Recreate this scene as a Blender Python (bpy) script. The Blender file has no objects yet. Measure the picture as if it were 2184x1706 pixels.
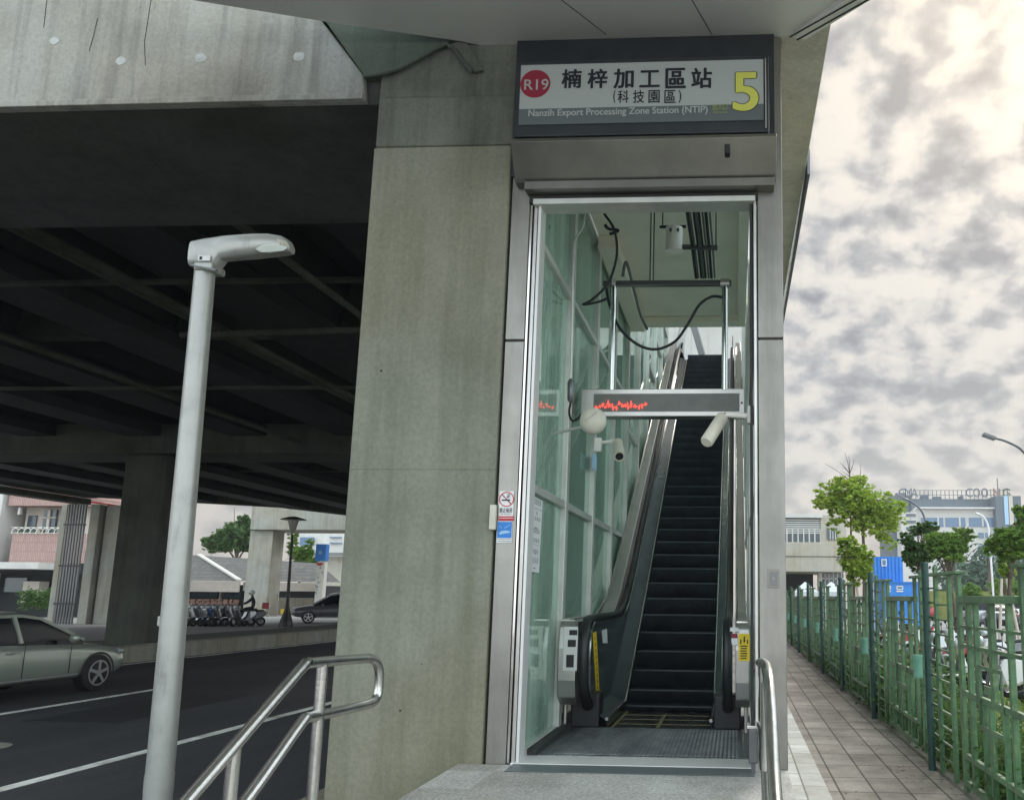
import bpy, bmesh, math, random
from mathutils import Vector, Matrix, noise as mnoise
R_=math.radians; PI=math.pi
random.seed(7)
scene=bpy.context.scene; COL=scene.collection

# ---------------------------------------------------------------- camera
FPX,CXP,CYP,WPX,HPX=1818.7,1468.8,957.3,2184.0,1706.0
PITCH,YAW,ROLL=.170915,-.055559,.0093227
def _rot(p,y,r):
    cy,sy=math.cos(y),math.sin(y);cp,sp=math.cos(p),math.sin(p)
    f=Vector((sy*cp,cy*cp,sp)); rt=Vector((cy,-sy,0)); up=rt.cross(f)
    return rt*math.cos(r)+up*math.sin(r), -rt*math.sin(r)+up*math.cos(r), f
RT,UP,FW=_rot(PITCH,YAW,ROLL)
CAM=Vector((0,0,1.7))
cam=bpy.data.cameras.new('camera'); cam.sensor_width=36; cam.lens=36*FPX/WPX
cam.shift_x=-(CXP-WPX/2)/WPX; cam.shift_y=(CYP-HPX/2)/WPX
cam.clip_start=.05; cam.clip_end=3000
co=bpy.data.objects.new('camera',cam); COL.objects.link(co)
m=Matrix((RT,UP,-FW)).transposed().to_4x4(); m.translation=CAM; co.matrix_world=m
scene.camera=co
def P(px,py,X=None,Y=None,Z=None):
    """point of the real place seen at a spot of the photograph, on a known wall (X), depth (Y) or level (Z)"""
    d=RT*((px-CXP)/FPX)-UP*((py-CYP)/FPX)+FW
    t=(X-CAM.x)/d.x if X is not None else (Y-CAM.y)/d.y if Y is not None else (Z-CAM.z)/d.z
    return CAM+d*t

# ---------------------------------------------------------------- sky, sun, exposure
SUN_EL,SUN_AZ=R_(37),R_(22)     # azimuth from +Y towards +X
w=bpy.data.worlds.new('World'); scene.world=w; w.use_nodes=True
nt=w.node_tree; N=nt.nodes; L=nt.links; N.clear()
out=N.new('ShaderNodeOutputWorld'); bg=N.new('ShaderNodeBackground'); bg.inputs[1].default_value=.1
sky=N.new('ShaderNodeTexSky'); sky.sky_type='NISHITA'; sky.sun_disc=False; sky.sun_elevation=SUN_EL; sky.sun_rotation=SUN_AZ; sky.dust_density=3
tc=N.new('ShaderNodeTexCoord'); sp=N.new('ShaderNodeSeparateXYZ'); L.new(tc.outputs['Generated'],sp.inputs[0])
def mth(op,a,b=None,c=None,clamp=False):
    n=N.new('ShaderNodeMath'); n.operation=op; n.use_clamp=clamp
    for i,v in enumerate((a,b,c)):
        if v is None: continue
        if isinstance(v,(int,float)): n.inputs[i].default_value=v
        else: L.new(v,n.inputs[i])
    return n.outputs[0]
zc=mth('ADD',mth('MAXIMUM',sp.outputs[2],0.0),.55)
cb=N.new('ShaderNodeCombineXYZ'); L.new(mth('DIVIDE',sp.outputs[0],zc),cb.inputs[0]); L.new(mth('DIVIDE',sp.outputs[1],zc),cb.inputs[1])
def noise(scale,detail,rough,dist=0,off=0):
    n=N.new('ShaderNodeTexNoise'); n.inputs['Scale'].default_value=scale; n.inputs['Detail'].default_value=detail
    n.inputs['Roughness'].default_value=rough; n.inputs['Distortion'].default_value=dist
    mp=N.new('ShaderNodeMapping'); mp.inputs['Location'].default_value=(off,off*.7,0); L.new(cb.outputs[0],mp.inputs[0]); L.new(mp.outputs[0],n.inputs['Vector']); return n.outputs[0]
def ramp(v,stops):
    r=N.new('ShaderNodeValToRGB'); e=r.color_ramp.elements
    while len(e)<len(stops): e.new(.5)
    for el,(p,c) in zip(e,stops): el.position=p; el.color=(*c,1)
    L.new(v,r.inputs[0]); return r.outputs[0]
def mixc(f,a,b,mode='MIX'):
    n=N.new('ShaderNodeMix'); n.data_type='RGBA'; n.blend_type=mode
    if isinstance(f,(int,float)): n.inputs[0].default_value=f
    else: L.new(f,n.inputs[0])
    for i,v in ((6,a),(7,b)):
        if isinstance(v,tuple): n.inputs[i].default_value=(*v,1)
        else: L.new(v,n.inputs[i])
    return n.outputs[2]
blob=mth('ADD',mth('MULTIPLY',noise(17,6,.47,.10,3.1),.84),mth('MULTIPLY',noise(5.0,2,.5,0,9),.16))
veil=ramp(blob,[(.42,(5.0,4.8,4.4)),(.485,(4.0,3.95,3.8)),(.535,(2.5,2.65,2.85)),(.62,(1.1,1.3,1.6))])
# clouds thin out and melt into a pale warm haze near the horizon
hz=mth('POWER',mth('SUBTRACT',1.0,mth('MAXIMUM',sp.outputs[2],0.0),clamp=True),5.5)
veil=mixc(mth('MULTIPLY',hz,1.0,clamp=True),veil,(3.9,3.65,3.45))
skyc=mixc(.93,sky.outputs[0],veil)
# glow of the hidden sun through the cloud
sd=Vector((math.sin(SUN_AZ)*math.cos(SUN_EL),math.cos(SUN_AZ)*math.cos(SUN_EL),math.sin(SUN_EL)))
dt=N.new('ShaderNodeVectorMath'); dt.operation='DOT_PRODUCT'; L.new(tc.outputs['Generated'],dt.inputs[0]); dt.inputs[1].default_value=sd
gl=mth('POWER',mth('MAXIMUM',dt.outputs['Value'],0.0),40.0)
skyc=mixc(mth('MULTIPLY',gl,.8,clamp=True),skyc,mixc(1.0,skyc,(1.18,1.12,1.0),'MULTIPLY'))
# added fill light: sky boosted overhead, behind the camera and to the right
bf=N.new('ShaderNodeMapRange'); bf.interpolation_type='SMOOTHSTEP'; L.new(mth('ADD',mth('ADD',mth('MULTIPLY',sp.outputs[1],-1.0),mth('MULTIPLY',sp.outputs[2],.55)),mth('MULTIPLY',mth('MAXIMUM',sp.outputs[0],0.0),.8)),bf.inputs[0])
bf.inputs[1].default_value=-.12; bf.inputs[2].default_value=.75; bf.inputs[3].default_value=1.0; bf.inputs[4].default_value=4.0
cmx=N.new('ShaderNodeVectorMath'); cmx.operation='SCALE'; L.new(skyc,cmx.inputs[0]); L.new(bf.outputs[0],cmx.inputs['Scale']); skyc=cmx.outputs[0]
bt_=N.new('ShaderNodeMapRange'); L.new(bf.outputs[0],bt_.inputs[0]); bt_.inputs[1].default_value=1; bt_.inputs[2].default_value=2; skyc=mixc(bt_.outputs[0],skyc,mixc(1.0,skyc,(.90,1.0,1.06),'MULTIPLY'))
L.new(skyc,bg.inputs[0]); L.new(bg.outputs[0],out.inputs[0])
sl=bpy.data.lights.new('sun','SUN'); sl.energy=1.1; sl.angle=R_(14); sl.color=(1,.93,.82)
so=bpy.data.objects.new('sun',sl); COL.objects.link(so); so.rotation_euler=(-sd).to_track_quat('-Z','Y').to_euler()
vs=scene.view_settings; vs.view_transform='Standard'; vs.look='None'; vs.exposure=.6; vs.gamma=1; vs.use_curve_mapping=False
scene.cycles.max_bounces=8; scene.cycles.transparent_max_bounces=24; scene.cycles.glossy_bounces=4

# ---------------------------------------------------------------- materials
def mat(name,c,rough=.7,metal=0,c2=None,scale=3,detail=6,mixp=(.4,.65),streak=None,bump=0,bscale=None,spec=.5,island=0,coat=0,trans=None):
    """procedural principled material; c2 = second colour broken in by noise, streak = vertical stretch of the noise"""
    m=bpy.data.materials.new(name); m.use_nodes=True; t=m.node_tree; n=t.nodes; l=t.links; b=n['Principled BSDF']
    b.inputs['Roughness'].default_value=rough; b.inputs['Metallic'].default_value=metal; b.inputs['Specular IOR Level'].default_value=spec
    b.inputs['Coat Weight'].default_value=coat; b.inputs['Coat Roughness'].default_value=.05
    tcn=n.new('ShaderNodeTexCoord'); mp=n.new('ShaderNodeMapping'); l.new(tcn.outputs['Object'],mp.inputs[0])
    if streak: mp.inputs['Scale'].default_value=(1,1,streak)
    colr=None
    if c2 is not None:
        no=n.new('ShaderNodeTexNoise'); no.inputs['Scale'].default_value=scale; no.inputs['Detail'].default_value=detail; no.inputs['Roughness'].default_value=.62; l.new(mp.outputs[0],no.inputs['Vector'])
        r=n.new('ShaderNodeValToRGB'); r.color_ramp.elements[0].position=mixp[0]; r.color_ramp.elements[1].position=mixp[1]
        r.color_ramp.elements[0].color=(*c,1); r.color_ramp.elements[1].color=(*c2,1); l.new(no.outputs[0],r.inputs[0]); colr=r.outputs[0]
    else: b.inputs['Base Color'].default_value=(*c,1)
    if island:
        g=n.new('ShaderNodeNewGeometry'); hs=n.new('ShaderNodeHueSaturation'); mr=n.new('ShaderNodeMapRange'); l.new(g.outputs['Random Per Island'],mr.inputs[0])
        mr.inputs[3].default_value=1-island; mr.inputs[4].default_value=1+island; l.new(mr.outputs[0],hs.inputs['Value'])
        if colr: l.new(colr,hs.inputs['Color'])
        else: hs.inputs['Color'].default_value=(*c,1)
        colr=hs.outputs[0]
    if colr: l.new(colr,b.inputs['Base Color'])
    if bump:
        nb=n.new('ShaderNodeTexNoise'); nb.inputs['Scale'].default_value=bscale or scale*6; nb.inputs['Detail'].default_value=4; l.new(mp.outputs[0],nb.inputs['Vector'])
        bp=n.new('ShaderNodeBump'); bp.inputs['Strength'].default_value=bump; bp.inputs['Distance'].default_value=.02; l.new(nb.outputs[0],bp.inputs['Height']); l.new(bp.outputs[0],b.inputs['Normal'])
    if trans:
        tr=n.new('ShaderNodeBsdfTranslucent'); tr.inputs[0].default_value=(*trans,1); ms=n.new('ShaderNodeMixShader'); ms.inputs[0].default_value=.35
        l.new(b.outputs[0],ms.inputs[1]); l.new(tr.outputs[0],ms.inputs[2]); l.new(ms.outputs[0],n['Material Output'].inputs[0])
    return m
def emis(name,c,s):
    m=bpy.data.materials.new(name); m.use_nodes=True; b=m.node_tree.nodes['Principled BSDF']; b.inputs['Base Color'].default_value=(.02,.02,.02,1)
    b.inputs['Emission Color'].default_value=(*c,1); b.inputs['Emission Strength'].default_value=s; return m
def glass(name,tint,refl=.12,rough=.03,pale_mix=0.0,pale_col=(.4,.5,.45)):
    m=bpy.data.materials.new(name); m.use_nodes=True; t=m.node_tree; n=t.nodes; l=t.links; n.remove(n['Principled BSDF'])
    tr=n.new('ShaderNodeBsdfTransparent'); tr.inputs[0].default_value=(*tint,1)
    g=n.new('ShaderNodeBsdfGlossy'); g.inputs['Roughness'].default_value=rough; g.inputs[0].default_value=(.9,1,.95,1)
    fr=n.new('ShaderNodeFresnel'); fr.inputs[0].default_value=1.45
    ad=n.new('ShaderNodeMath'); ad.operation='ADD'; ad.inputs[1].default_value=refl; ad.use_clamp=True; l.new(fr.outputs[0],ad.inputs[0])
    ms=n.new('ShaderNodeMixShader'); l.new(ad.outputs[0],ms.inputs[0]); l.new(tr.outputs[0],ms.inputs[1]); l.new(g.outputs[0],ms.inputs[2]); o=ms.outputs[0]
    if pale_mix:  # pale diffuse colour mixed into the glass
        d=n.new('ShaderNodeBsdfDiffuse'); d.inputs[0].default_value=(*pale_col,1); m2=n.new('ShaderNodeMixShader')
        no=n.new('ShaderNodeTexNoise'); no.inputs['Scale'].default_value=1.2; no.inputs['Detail'].default_value=4
        mp=n.new('ShaderNodeMapping'); tcn=n.new('ShaderNodeTexCoord'); mp.inputs['Scale'].default_value=(1,4,.35); l.new(tcn.outputs['Object'],mp.inputs[0]); l.new(mp.outputs[0],no.inputs['Vector'])
        mr=n.new('ShaderNodeMapRange'); mr.inputs[1].default_value=.3; mr.inputs[2].default_value=.7; mr.inputs[3].default_value=pale_mix*.6; mr.inputs[4].default_value=pale_mix*1.4; l.new(no.outputs[0],mr.inputs[0])
        l.new(mr.outputs[0],m2.inputs[0]); l.new(o,m2.inputs[1]); l.new(d.outputs[0],m2.inputs[2]); o=m2.outputs[0]
    l.new(o,n['Material Output'].inputs[0]); return m

def tiled(name,c,c2,mortar,tx,ty,rough=.7,gap=.012,offset=0,bump=.25,grain=60,warp=0):
    m=mat(name,c,rough,0,c2,scale=grain,mixp=(.35,.65)); t=m.node_tree; n=t.nodes; l=t.links; b=n['Principled BSDF']
    tcn=n.new('ShaderNodeTexCoord'); br=n.new('ShaderNodeTexBrick'); br.offset=offset; br.inputs['Scale'].default_value=1
    br.inputs['Brick Width'].default_value=tx; br.inputs['Row Height'].default_value=ty; br.inputs['Mortar Size'].default_value=gap; br.inputs['Mortar Smooth'].default_value=.3; br.inputs['Bias'].default_value=0
    br.inputs['Color1'].default_value=(1,1,1,1); br.inputs['Color2'].default_value=(.72,.70,.68,1); br.inputs['Mortar'].default_value=(*mortar,1)
    l.new(tcn.outputs['Object'],br.inputs[0])
    src=b.inputs['Base Color'].links[0].from_socket; mx=n.new('ShaderNodeMix'); mx.data_type='RGBA'; mx.blend_type='MULTIPLY'; mx.inputs[0].default_value=1
    l.new(src,mx.inputs[6]); l.new(br.outputs[0],mx.inputs[7])
    no=n.new('ShaderNodeTexNoise'); no.inputs['Scale'].default_value=1.1; no.inputs['Detail'].default_value=8; no.inputs['Roughness'].default_value=.7; l.new(tcn.outputs['Object'],no.inputs[0])
    r=n.new('ShaderNodeValToRGB'); r.color_ramp.elements[0].position=.32; r.color_ramp.elements[0].color=(.55,.54,.52,1); r.color_ramp.elements[1].position=.6; r.color_ramp.elements[1].color=(1,1,1,1); l.new(no.outputs[0],r.inputs[0])
    m2=n.new('ShaderNodeMix'); m2.data_type='RGBA'; m2.blend_type='MULTIPLY'; m2.inputs[0].default_value=1; l.new(mx.outputs[2],m2.inputs[6]); l.new(r.outputs[0],m2.inputs[7]); l.new(m2.outputs[2],b.inputs['Base Color'])
    bp=n.new('ShaderNodeBump'); bp.inputs['Strength'].default_value=bump; bp.inputs['Distance'].default_value=.01; bp.invert=True; l.new(br.outputs['Fac'],bp.inputs['Height']); l.new(bp.outputs[0],b.inputs['Normal'])
    return m

def concrete(name,c,dark,streakc=None,warm=None):
    """weathered concrete: blotches, fine grain, and rain streaks running down"""
    m=mat(name,c,.85,0,dark,scale=.9,detail=9,mixp=(.42,.78),bump=.25,bscale=14); t=m.node_tree; n=t.nodes; l=t.links; b=n['Principled BSDF']
    src=b.inputs['Base Color'].links[0].from_socket; tcn=n.new('ShaderNodeTexCoord')
    mp=n.new('ShaderNodeMapping'); mp.inputs['Scale'].default_value=(2.2,2.2,.12); l.new(tcn.outputs['Object'],mp.inputs[0])
    no=n.new('ShaderNodeTexNoise'); no.inputs['Scale'].default_value=2.2; no.inputs['Detail'].default_value=8; no.inputs['Roughness'].default_value=.68; l.new(mp.outputs[0],no.inputs[0])
    r=n.new('ShaderNodeValToRGB'); r.color_ramp.elements[0].position=.46; r.color_ramp.elements[0].color=(1,1,1,1); r.color_ramp.elements[1].position=.74; r.color_ramp.elements[1].color=(*(streakc or (.6,.6,.58)),1); l.new(no.outputs[0],r.inputs[0])
    mx=n.new('ShaderNodeMix'); mx.data_type='RGBA'; mx.blend_type='MULTIPLY'; mx.inputs[0].default_value=1; l.new(src,mx.inputs[6]); l.new(r.outputs[0],mx.inputs[7])
    n2=n.new('ShaderNodeTexNoise'); n2.inputs['Scale'].default_value=.45; n2.inputs['Detail'].default_value=3; l.new(tcn.outputs['Object'],n2.inputs[0])
    r2=n.new('ShaderNodeValToRGB'); r2.color_ramp.elements[0].position=.4; r2.color_ramp.elements[0].color=(1,1,1,1); r2.color_ramp.elements[1].position=.65; r2.color_ramp.elements[1].color=(*(warm or (1.0,.93,.82)),1); l.new(n2.outputs[0],r2.inputs[0])
    m2=n.new('ShaderNodeMix'); m2.data_type='RGBA'; m2.blend_type='MULTIPLY'; m2.inputs[0].default_value=1; l.new(mx.outputs[2],m2.inputs[6]); l.new(r2.outputs[0],m2.inputs[7])
    n3=n.new('ShaderNodeTexNoise'); n3.inputs['Scale'].default_value=26; n3.inputs['Detail'].default_value=6; n3.inputs['Roughness'].default_value=.75; l.new(tcn.outputs['Object'],n3.inputs[0])
    r3=n.new('ShaderNodeValToRGB'); r3.color_ramp.elements[0].position=.36; r3.color_ramp.elements[0].color=(.86,.86,.86,1); r3.color_ramp.elements[1].position=.62; r3.color_ramp.elements[1].color=(1.07,1.07,1.07,1); l.new(n3.outputs[0],r3.inputs[0])
    m3=n.new('ShaderNodeMix'); m3.data_type='RGBA'; m3.blend_type='MULTIPLY'; m3.inputs[0].default_value=1; l.new(m2.outputs[2],m3.inputs[6]); l.new(r3.outputs[0],m3.inputs[7]); l.new(m3.outputs[2],b.inputs['Base Color'])
    return m

M={}
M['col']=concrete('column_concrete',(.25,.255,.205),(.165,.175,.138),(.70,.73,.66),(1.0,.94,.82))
M['colhead']=concrete('stained_concrete',(.175,.19,.16),(.055,.060,.058),(.5,.52,.5))
M['beam']=concrete('beam_concrete',(.37,.385,.375),(.24,.25,.245),(.45,.45,.44))
M['soffit']=concrete('shaded_soffit',(.022,.026,.031),(.010,.013,.017),(.7,.7,.7))  # near-black colour carries the deep shade under the deck
M['darkcol']=concrete('dark_concrete',(.075,.082,.066),(.024,.028,.028),(.6,.6,.6))  # darker blotched concrete for the median pier and deck parts
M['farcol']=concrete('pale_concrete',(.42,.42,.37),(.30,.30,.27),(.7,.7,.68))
M['mossy']=concrete('mossy_concrete',(.10,.125,.10),(.055,.07,.058),(.6,.62,.6))
M['steel']=mat('brushed_steel',(.56,.545,.52),.34,.92,(.47,.46,.44),scale=2.4,mixp=(.35,.65),bump=.04,bscale=40)
M['steelw']=mat('clad_steel',(.27,.262,.242),.36,.85,(.20,.194,.178),scale=1.2,mixp=(.35,.65),bump=.03,bscale=30)
M['patch']=mat('mortar_patch',(.50,.51,.49),.9,0,(.38,.39,.38),scale=12)
M['hood']=mat('hood_steel',(.235,.23,.205),.34,.85,(.17,.165,.15),scale=1.6,mixp=(.35,.65),bump=.03,bscale=30)
M['beamsof']=concrete('beam_soffit',(.085,.094,.09),(.04,.046,.046),(.7,.7,.7))  # shaded copy of the beam concrete, for its underside
M['chrome']=mat('polished_steel',(.72,.71,.69),.16,1.0)
M['rail']=mat('rail_steel',(.62,.61,.58),.26,1.0,(.5,.49,.47),scale=9,bump=.05)
M['alu']=mat('aluminium_panel',(.70,.70,.68),.38,.25,(.64,.64,.63),scale=1.5,mixp=(.35,.7))
M['darkjoint']=mat('dark_joint',(.03,.03,.03),.8)
M['frame']=mat('window_frame_metal',(.62,.63,.60),.40,.45,(.52,.53,.50),scale=4)
M['glass']=glass('green_glass',(.90,.985,.95),.08,.02,.33,(.52,.68,.58))  # pale diffuse share lightens the panes in place of reflected light
M['glass2']=glass('green_glass_clearer',(.86,.97,.92),.09,.02,.20,(.50,.64,.56))
M['glassr']=glass('clear_glass',(.93,.97,.96),.05,.02,.05)
M['ceil']=mat('ceiling_concrete',(.88,.80,.68),.9,0,(.80,.73,.62),scale=1.5,bump=.1)
M['ceilw']=mat('pale_ceiling',(.72,.70,.64),.9)
M['panelw']=mat('wall_panel',(.74,.73,.69),.7,0,(.66,.65,.62),scale=2)
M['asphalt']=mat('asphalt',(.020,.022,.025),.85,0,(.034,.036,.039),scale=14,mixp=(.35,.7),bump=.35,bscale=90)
M['tarpatch']=mat('tar_patch',(.012,.013,.015),.7,0,(.02,.021,.023),scale=8,bump=.3,bscale=60)
M['farroad']=mat('sunlit_road',(.30,.30,.29),.9,0,(.24,.24,.235),scale=2)  # paler than the near asphalt: daylight on the open street is in the colour
M['paint']=mat('road_paint',(.62,.62,.58),.7,0,(.36,.36,.35),scale=9,mixp=(.5,.75))
M['kerb']=concrete('kerb_concrete',(.26,.25,.21),(.15,.145,.125))
M['soil']=mat('shaded_soil',(.05,.05,.042),.95,0,(.09,.085,.07),scale=2)  # soil, with the viaduct's shadow put into its dark colour
M['ground']=mat('ground_mat',(.34,.33,.31),.95,0,(.15,.15,.14),scale=.6)
M['grass']=mat('grass_mat',(.16,.20,.05),.9,0,(.25,.24,.08),scale=2.5)
M['granite']=tiled('granite',(.74,.73,.69),(.34,.335,.32),(.82,.82,.80),.6,.6,.55,.004,0,.1,48)
M['whitestrip']=tiled('pale_granite',(.78,.77,.74),(.66,.655,.63),(.30,.30,.29),.62,.55,.6,.010,0,.15,120)
M['pave']=tiled('paving_slabs',(.45,.39,.345),(.34,.295,.265),(.24,.22,.205),.31,.62,.8,.011,.0,.4,40)
M['dplate']=mat('landing_plate_metal',(.30,.315,.32),.33,.8,(.22,.235,.24),scale=50,bump=.2,bscale=160)
M['rubber']=mat('black_rubber',(.012,.013,.015),.42)
M['navy']=mat('dark_step_metal',(.026,.033,.042),.40,.5,(.017,.022,.029),scale=6)
M['navyp']=mat('dark_balustrade_panel',(.13,.155,.165),.20,.55,(.095,.115,.125),scale=2)
M['edge']=mat('step_edge_metal',(.075,.09,.105),.45,.6)
M['yellow']=mat('yellow_label',(.78,.55,.02),.5)
M['dull_yellow']=mat('worn_yellow_paint',(.42,.38,.16),.5,0,(.16,.15,.09),scale=20)
M['white']=mat('white_plastic',(.72,.71,.66),.45)
M['cream']=mat('cream_plastic',(.62,.60,.50),.42,0,(.54,.52,.44),scale=5)
M['black']=mat('black_plastic',(.012,.012,.014),.45)
M['ink']=mat('black_ink',(.006,.008,.016),.6)
M['cable']=mat('black_cable',(.012,.014,.018),.5)
M['signcase']=mat('sign_case',(.035,.042,.050),.42,.3,(.025,.03,.036),scale=3)
M['signw']=mat('sign_white',(.37,.395,.395),.35)
M['signg']=mat('sign_grey',(.10,.12,.125),.4)
M['red']=mat('sign_red',(.25,.012,.035),.45)
M['brightred']=mat('bright_red',(.50,.03,.04),.5)
M['signy']=mat('sign_yellow',(.55,.56,.10),.45)
M['signyg']=mat('sign_olive',(.30,.34,.07),.5)
M['blue']=mat('sign_blue',(.02,.20,.62),.45)
M['skyblue']=mat('pale_blue',(.35,.55,.75),.6)
M['contblue']=mat('container_blue',(.03,.22,.72),.5,0,(.05,.28,.75),scale=3)
M['fence']=mat('fence_green',(.070,.150,.070),.40,0,(.16,.22,.11),scale=14,mixp=(.5,.75),bump=.1)
M['fenced']=mat('pole_green',(.018,.060,.052),.45,0,(.03,.08,.065),scale=12)
M['lantern']=mat('lantern_green',(.14,.36,.27),.45,0,(.20,.42,.32),scale=8)
M['lamp']=mat('lamp_grey',(.34,.345,.325),.36,.4,(.27,.275,.26),scale=5,mixp=(.45,.75))
M['lampl']=glass('lamp_lens',(.8,.82,.75),.2,.2,.5,(.55,.55,.48))
M['led']=emis('red_led',(1,.05,.03),2.6)
M['leddark']=mat('dark_screen',(.17,.17,.155),.35,0,(.14,.14,.13),scale=6)
M['foil']=mat('bright_foliage',(.19,.32,.05),.7,0,(.34,.42,.07),scale=1.2,island=.5,trans=(.50,.62,.10),spec=.2)
M['folm']=mat('mid_foliage',(.09,.18,.045),.7,0,(.18,.27,.06),scale=1.2,island=.55,trans=(.25,.42,.08),spec=.2)
M['fold']=mat('dark_foliage',(.055,.115,.045),.75,0,(.11,.18,.06),scale=.8,island=.55,trans=(.14,.26,.07),spec=.2)
M['folb']=mat('bluish_foliage',(.07,.11,.085),.8,0,(.10,.15,.10),scale=.5,island=.35,spec=.1)
M['hedge']=mat('hedge_leaves',(.045,.095,.032),.7,0,(.10,.15,.05),scale=5,island=.5,trans=(.1,.2,.05),spec=.25)
M['bark']=mat('bark',(.10,.075,.055),.9,0,(.16,.13,.10),scale=9)
M['stake']=mat('pale_stake',(.55,.50,.42),.8)
M['tyre']=mat('tyre_rubber',(.015,.015,.016),.8)
M['rim']=mat('alloy',(.55,.56,.57),.3,.9)
M['cglass']=mat('car_glass',(.006,.009,.012),.12,0,spec=.35)
M['head']=mat('headlight_lens',(.55,.58,.60),.12,.3,coat=.6)
M['tail']=mat('tail_light',(.45,.02,.02),.2,coat=.5)
M['plate']=mat('plate_white',(.75,.75,.75),.5)
M['pink']=mat('pink_tile',(.55,.36,.32),.7,0,(.48,.31,.28),scale=5)
M['wallw']=mat('pale_wall',(.66,.65,.62),.8,0,(.58,.57,.55),scale=.8)
M['wallbeige']=mat('beige_wall',(.58,.52,.46),.8,0,(.50,.45,.40),scale=.8)
M['greyroof']=mat('slate_roof',(.17,.165,.155),.8,0,(.12,.12,.115),scale=3)
M['window']=mat('window_glass',(.05,.075,.095),.12,coat=.4)
M['winblue']=mat('blue_window',(.08,.16,.28),.2,coat=.3)
M['towergrey']=mat('tower_grey',(.11,.14,.17),.6,0,(.09,.115,.14),scale=.08)
M['towerpale']=mat('tower_pale',(.60,.58,.55),.8,0,(.54,.53,.50),scale=.05)
M['stationc']=concrete('station_concrete',(.50,.48,.42),(.42,.41,.36),(.8,.8,.8))
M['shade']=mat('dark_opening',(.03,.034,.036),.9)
M['skin']=mat('skin',(.45,.28,.20),.6)
M['jacket']=mat('dark_jacket',(.02,.028,.035),.8)
M['tent']=mat('tent_fabric',(.76,.78,.82),.8)
M['tentb']=mat('tent_blue',(.15,.45,.65),.8)
M['terracotta']=mat('brick_orange',(.27,.15,.11),.8)
def paintm(name,c,metal=.3): return mat(name,c,.28,metal,coat=.7)
M['sage']=paintm('sage_paint',(.36,.39,.34),.35); M['silver']=paintm('silver_paint',(.50,.51,.52),.5); M['blackp']=paintm('black_paint',(.014,.014,.02),.2)
M['redp']=paintm('red_paint',(.42,.03,.04),.1); M['whitep']=paintm('white_paint',(.72,.72,.70),0); M['bluep']=paintm('blue_paint',(.04,.09,.22),.3); M['greyp']=paintm('grey_paint',(.12,.125,.13),.4)

def wear(m,axis_scale,lo,hi,c):
    t=m.node_tree; n=t.nodes; l=t.links; b=n['Principled BSDF']; src=b.inputs['Base Color'].links[0].from_socket
    tcn=n.new('ShaderNodeTexCoord'); mp=n.new('ShaderNodeMapping'); mp.inputs['Scale'].default_value=axis_scale; l.new(tcn.outputs['Object'],mp.inputs[0])
    no=n.new('ShaderNodeTexNoise'); no.inputs['Scale'].default_value=1; no.inputs['Detail'].default_value=9; no.inputs['Roughness'].default_value=.7; l.new(mp.outputs[0],no.inputs[0])
    r=n.new('ShaderNodeValToRGB'); r.color_ramp.elements[0].position=lo; r.color_ramp.elements[0].color=(*c,1); r.color_ramp.elements[1].position=hi; r.color_ramp.elements[1].color=(1.25,1.25,1.25,1); l.new(no.outputs[0],r.inputs[0])
    mx=n.new('ShaderNodeMix'); mx.data_type='RGBA'; mx.blend_type='MULTIPLY'; mx.inputs[0].default_value=1; l.new(src,mx.inputs[6]); l.new(r.outputs[0],mx.inputs[7]); l.new(mx.outputs[2],b.inputs['Base Color'])
wear(M['dplate'],(2.2,1.1,1),.35,.62,(.55,.57,.6)); wear(M['asphalt'],(1.1,.16,1),.32,.66,(.55,.55,.6)); wear(M['paint'],(3,1.2,1),.34,.55,(.45,.45,.45)); wear(M['lamp'],(7,7,1.2),.30,.45,(.74,.74,.73)); wear(M['pave'],(.8,.8,1),.35,.6,(.75,.74,.73)); wear(M['steelw'],(2.5,2.5,.35),.3,.6,(.8,.8,.78)); wear(M['fence'],(6,3,2),.36,.55,(.55,.6,.6))
# riser grooves on escalator steps
def groove(m,scale,axis=0):
    t=m.node_tree; n=t.nodes; l=t.links; b=n['Principled BSDF']
    wv=n.new('ShaderNodeTexWave'); wv.bands_direction='XYZ'[axis]; wv.inputs['Scale'].default_value=scale; tcn=n.new('ShaderNodeTexCoord'); l.new(tcn.outputs['Object'],wv.inputs[0])
    bp=n.new('ShaderNodeBump'); bp.inputs['Strength'].default_value=.6; bp.inputs['Distance'].default_value=.006; l.new(wv.outputs['Fac'],bp.inputs['Height']); l.new(bp.outputs[0],b.inputs['Normal'])
groove(M['navy'],18); groove(M['dplate'],9); groove(M['contblue'],2.2)
# tile courses on pink building
for k,(sx,sy,mo) in {'pink':(.12,.6,(.62,.5,.46)),'greyroof':(.5,.28,(.4,.4,.4))}.items():
    mm=M[k]; t=mm.node_tree; n=t.nodes; l=t.links; b=n['Principled BSDF']; br=n.new('ShaderNodeTexBrick'); br.inputs['Scale'].default_value=1; br.inputs['Brick Width'].default_value=sx; br.inputs['Row Height'].default_value=sy; br.inputs['Mortar Size'].default_value=.03
    br.inputs['Color1'].default_value=(1,1,1,1); br.inputs['Color2'].default_value=(.8,.8,.8,1); br.inputs['Mortar'].default_value=(.6,.6,.6,1)
    tcn=n.new('ShaderNodeTexCoord'); mp=n.new('ShaderNodeMapping'); mp.inputs['Rotation'].default_value=(R_(90),0,0); l.new(tcn.outputs['Object'],mp.inputs[0]); l.new(mp.outputs[0],br.inputs[0])
    src=b.inputs['Base Color'].links[0].from_socket; mx=n.new('ShaderNodeMix'); mx.data_type='RGBA'; mx.blend_type='MULTIPLY'; mx.inputs[0].default_value=1; l.new(src,mx.inputs[6]); l.new(br.outputs[0],mx.inputs[7]); l.new(mx.outputs[2],b.inputs['Base Color'])

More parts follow.
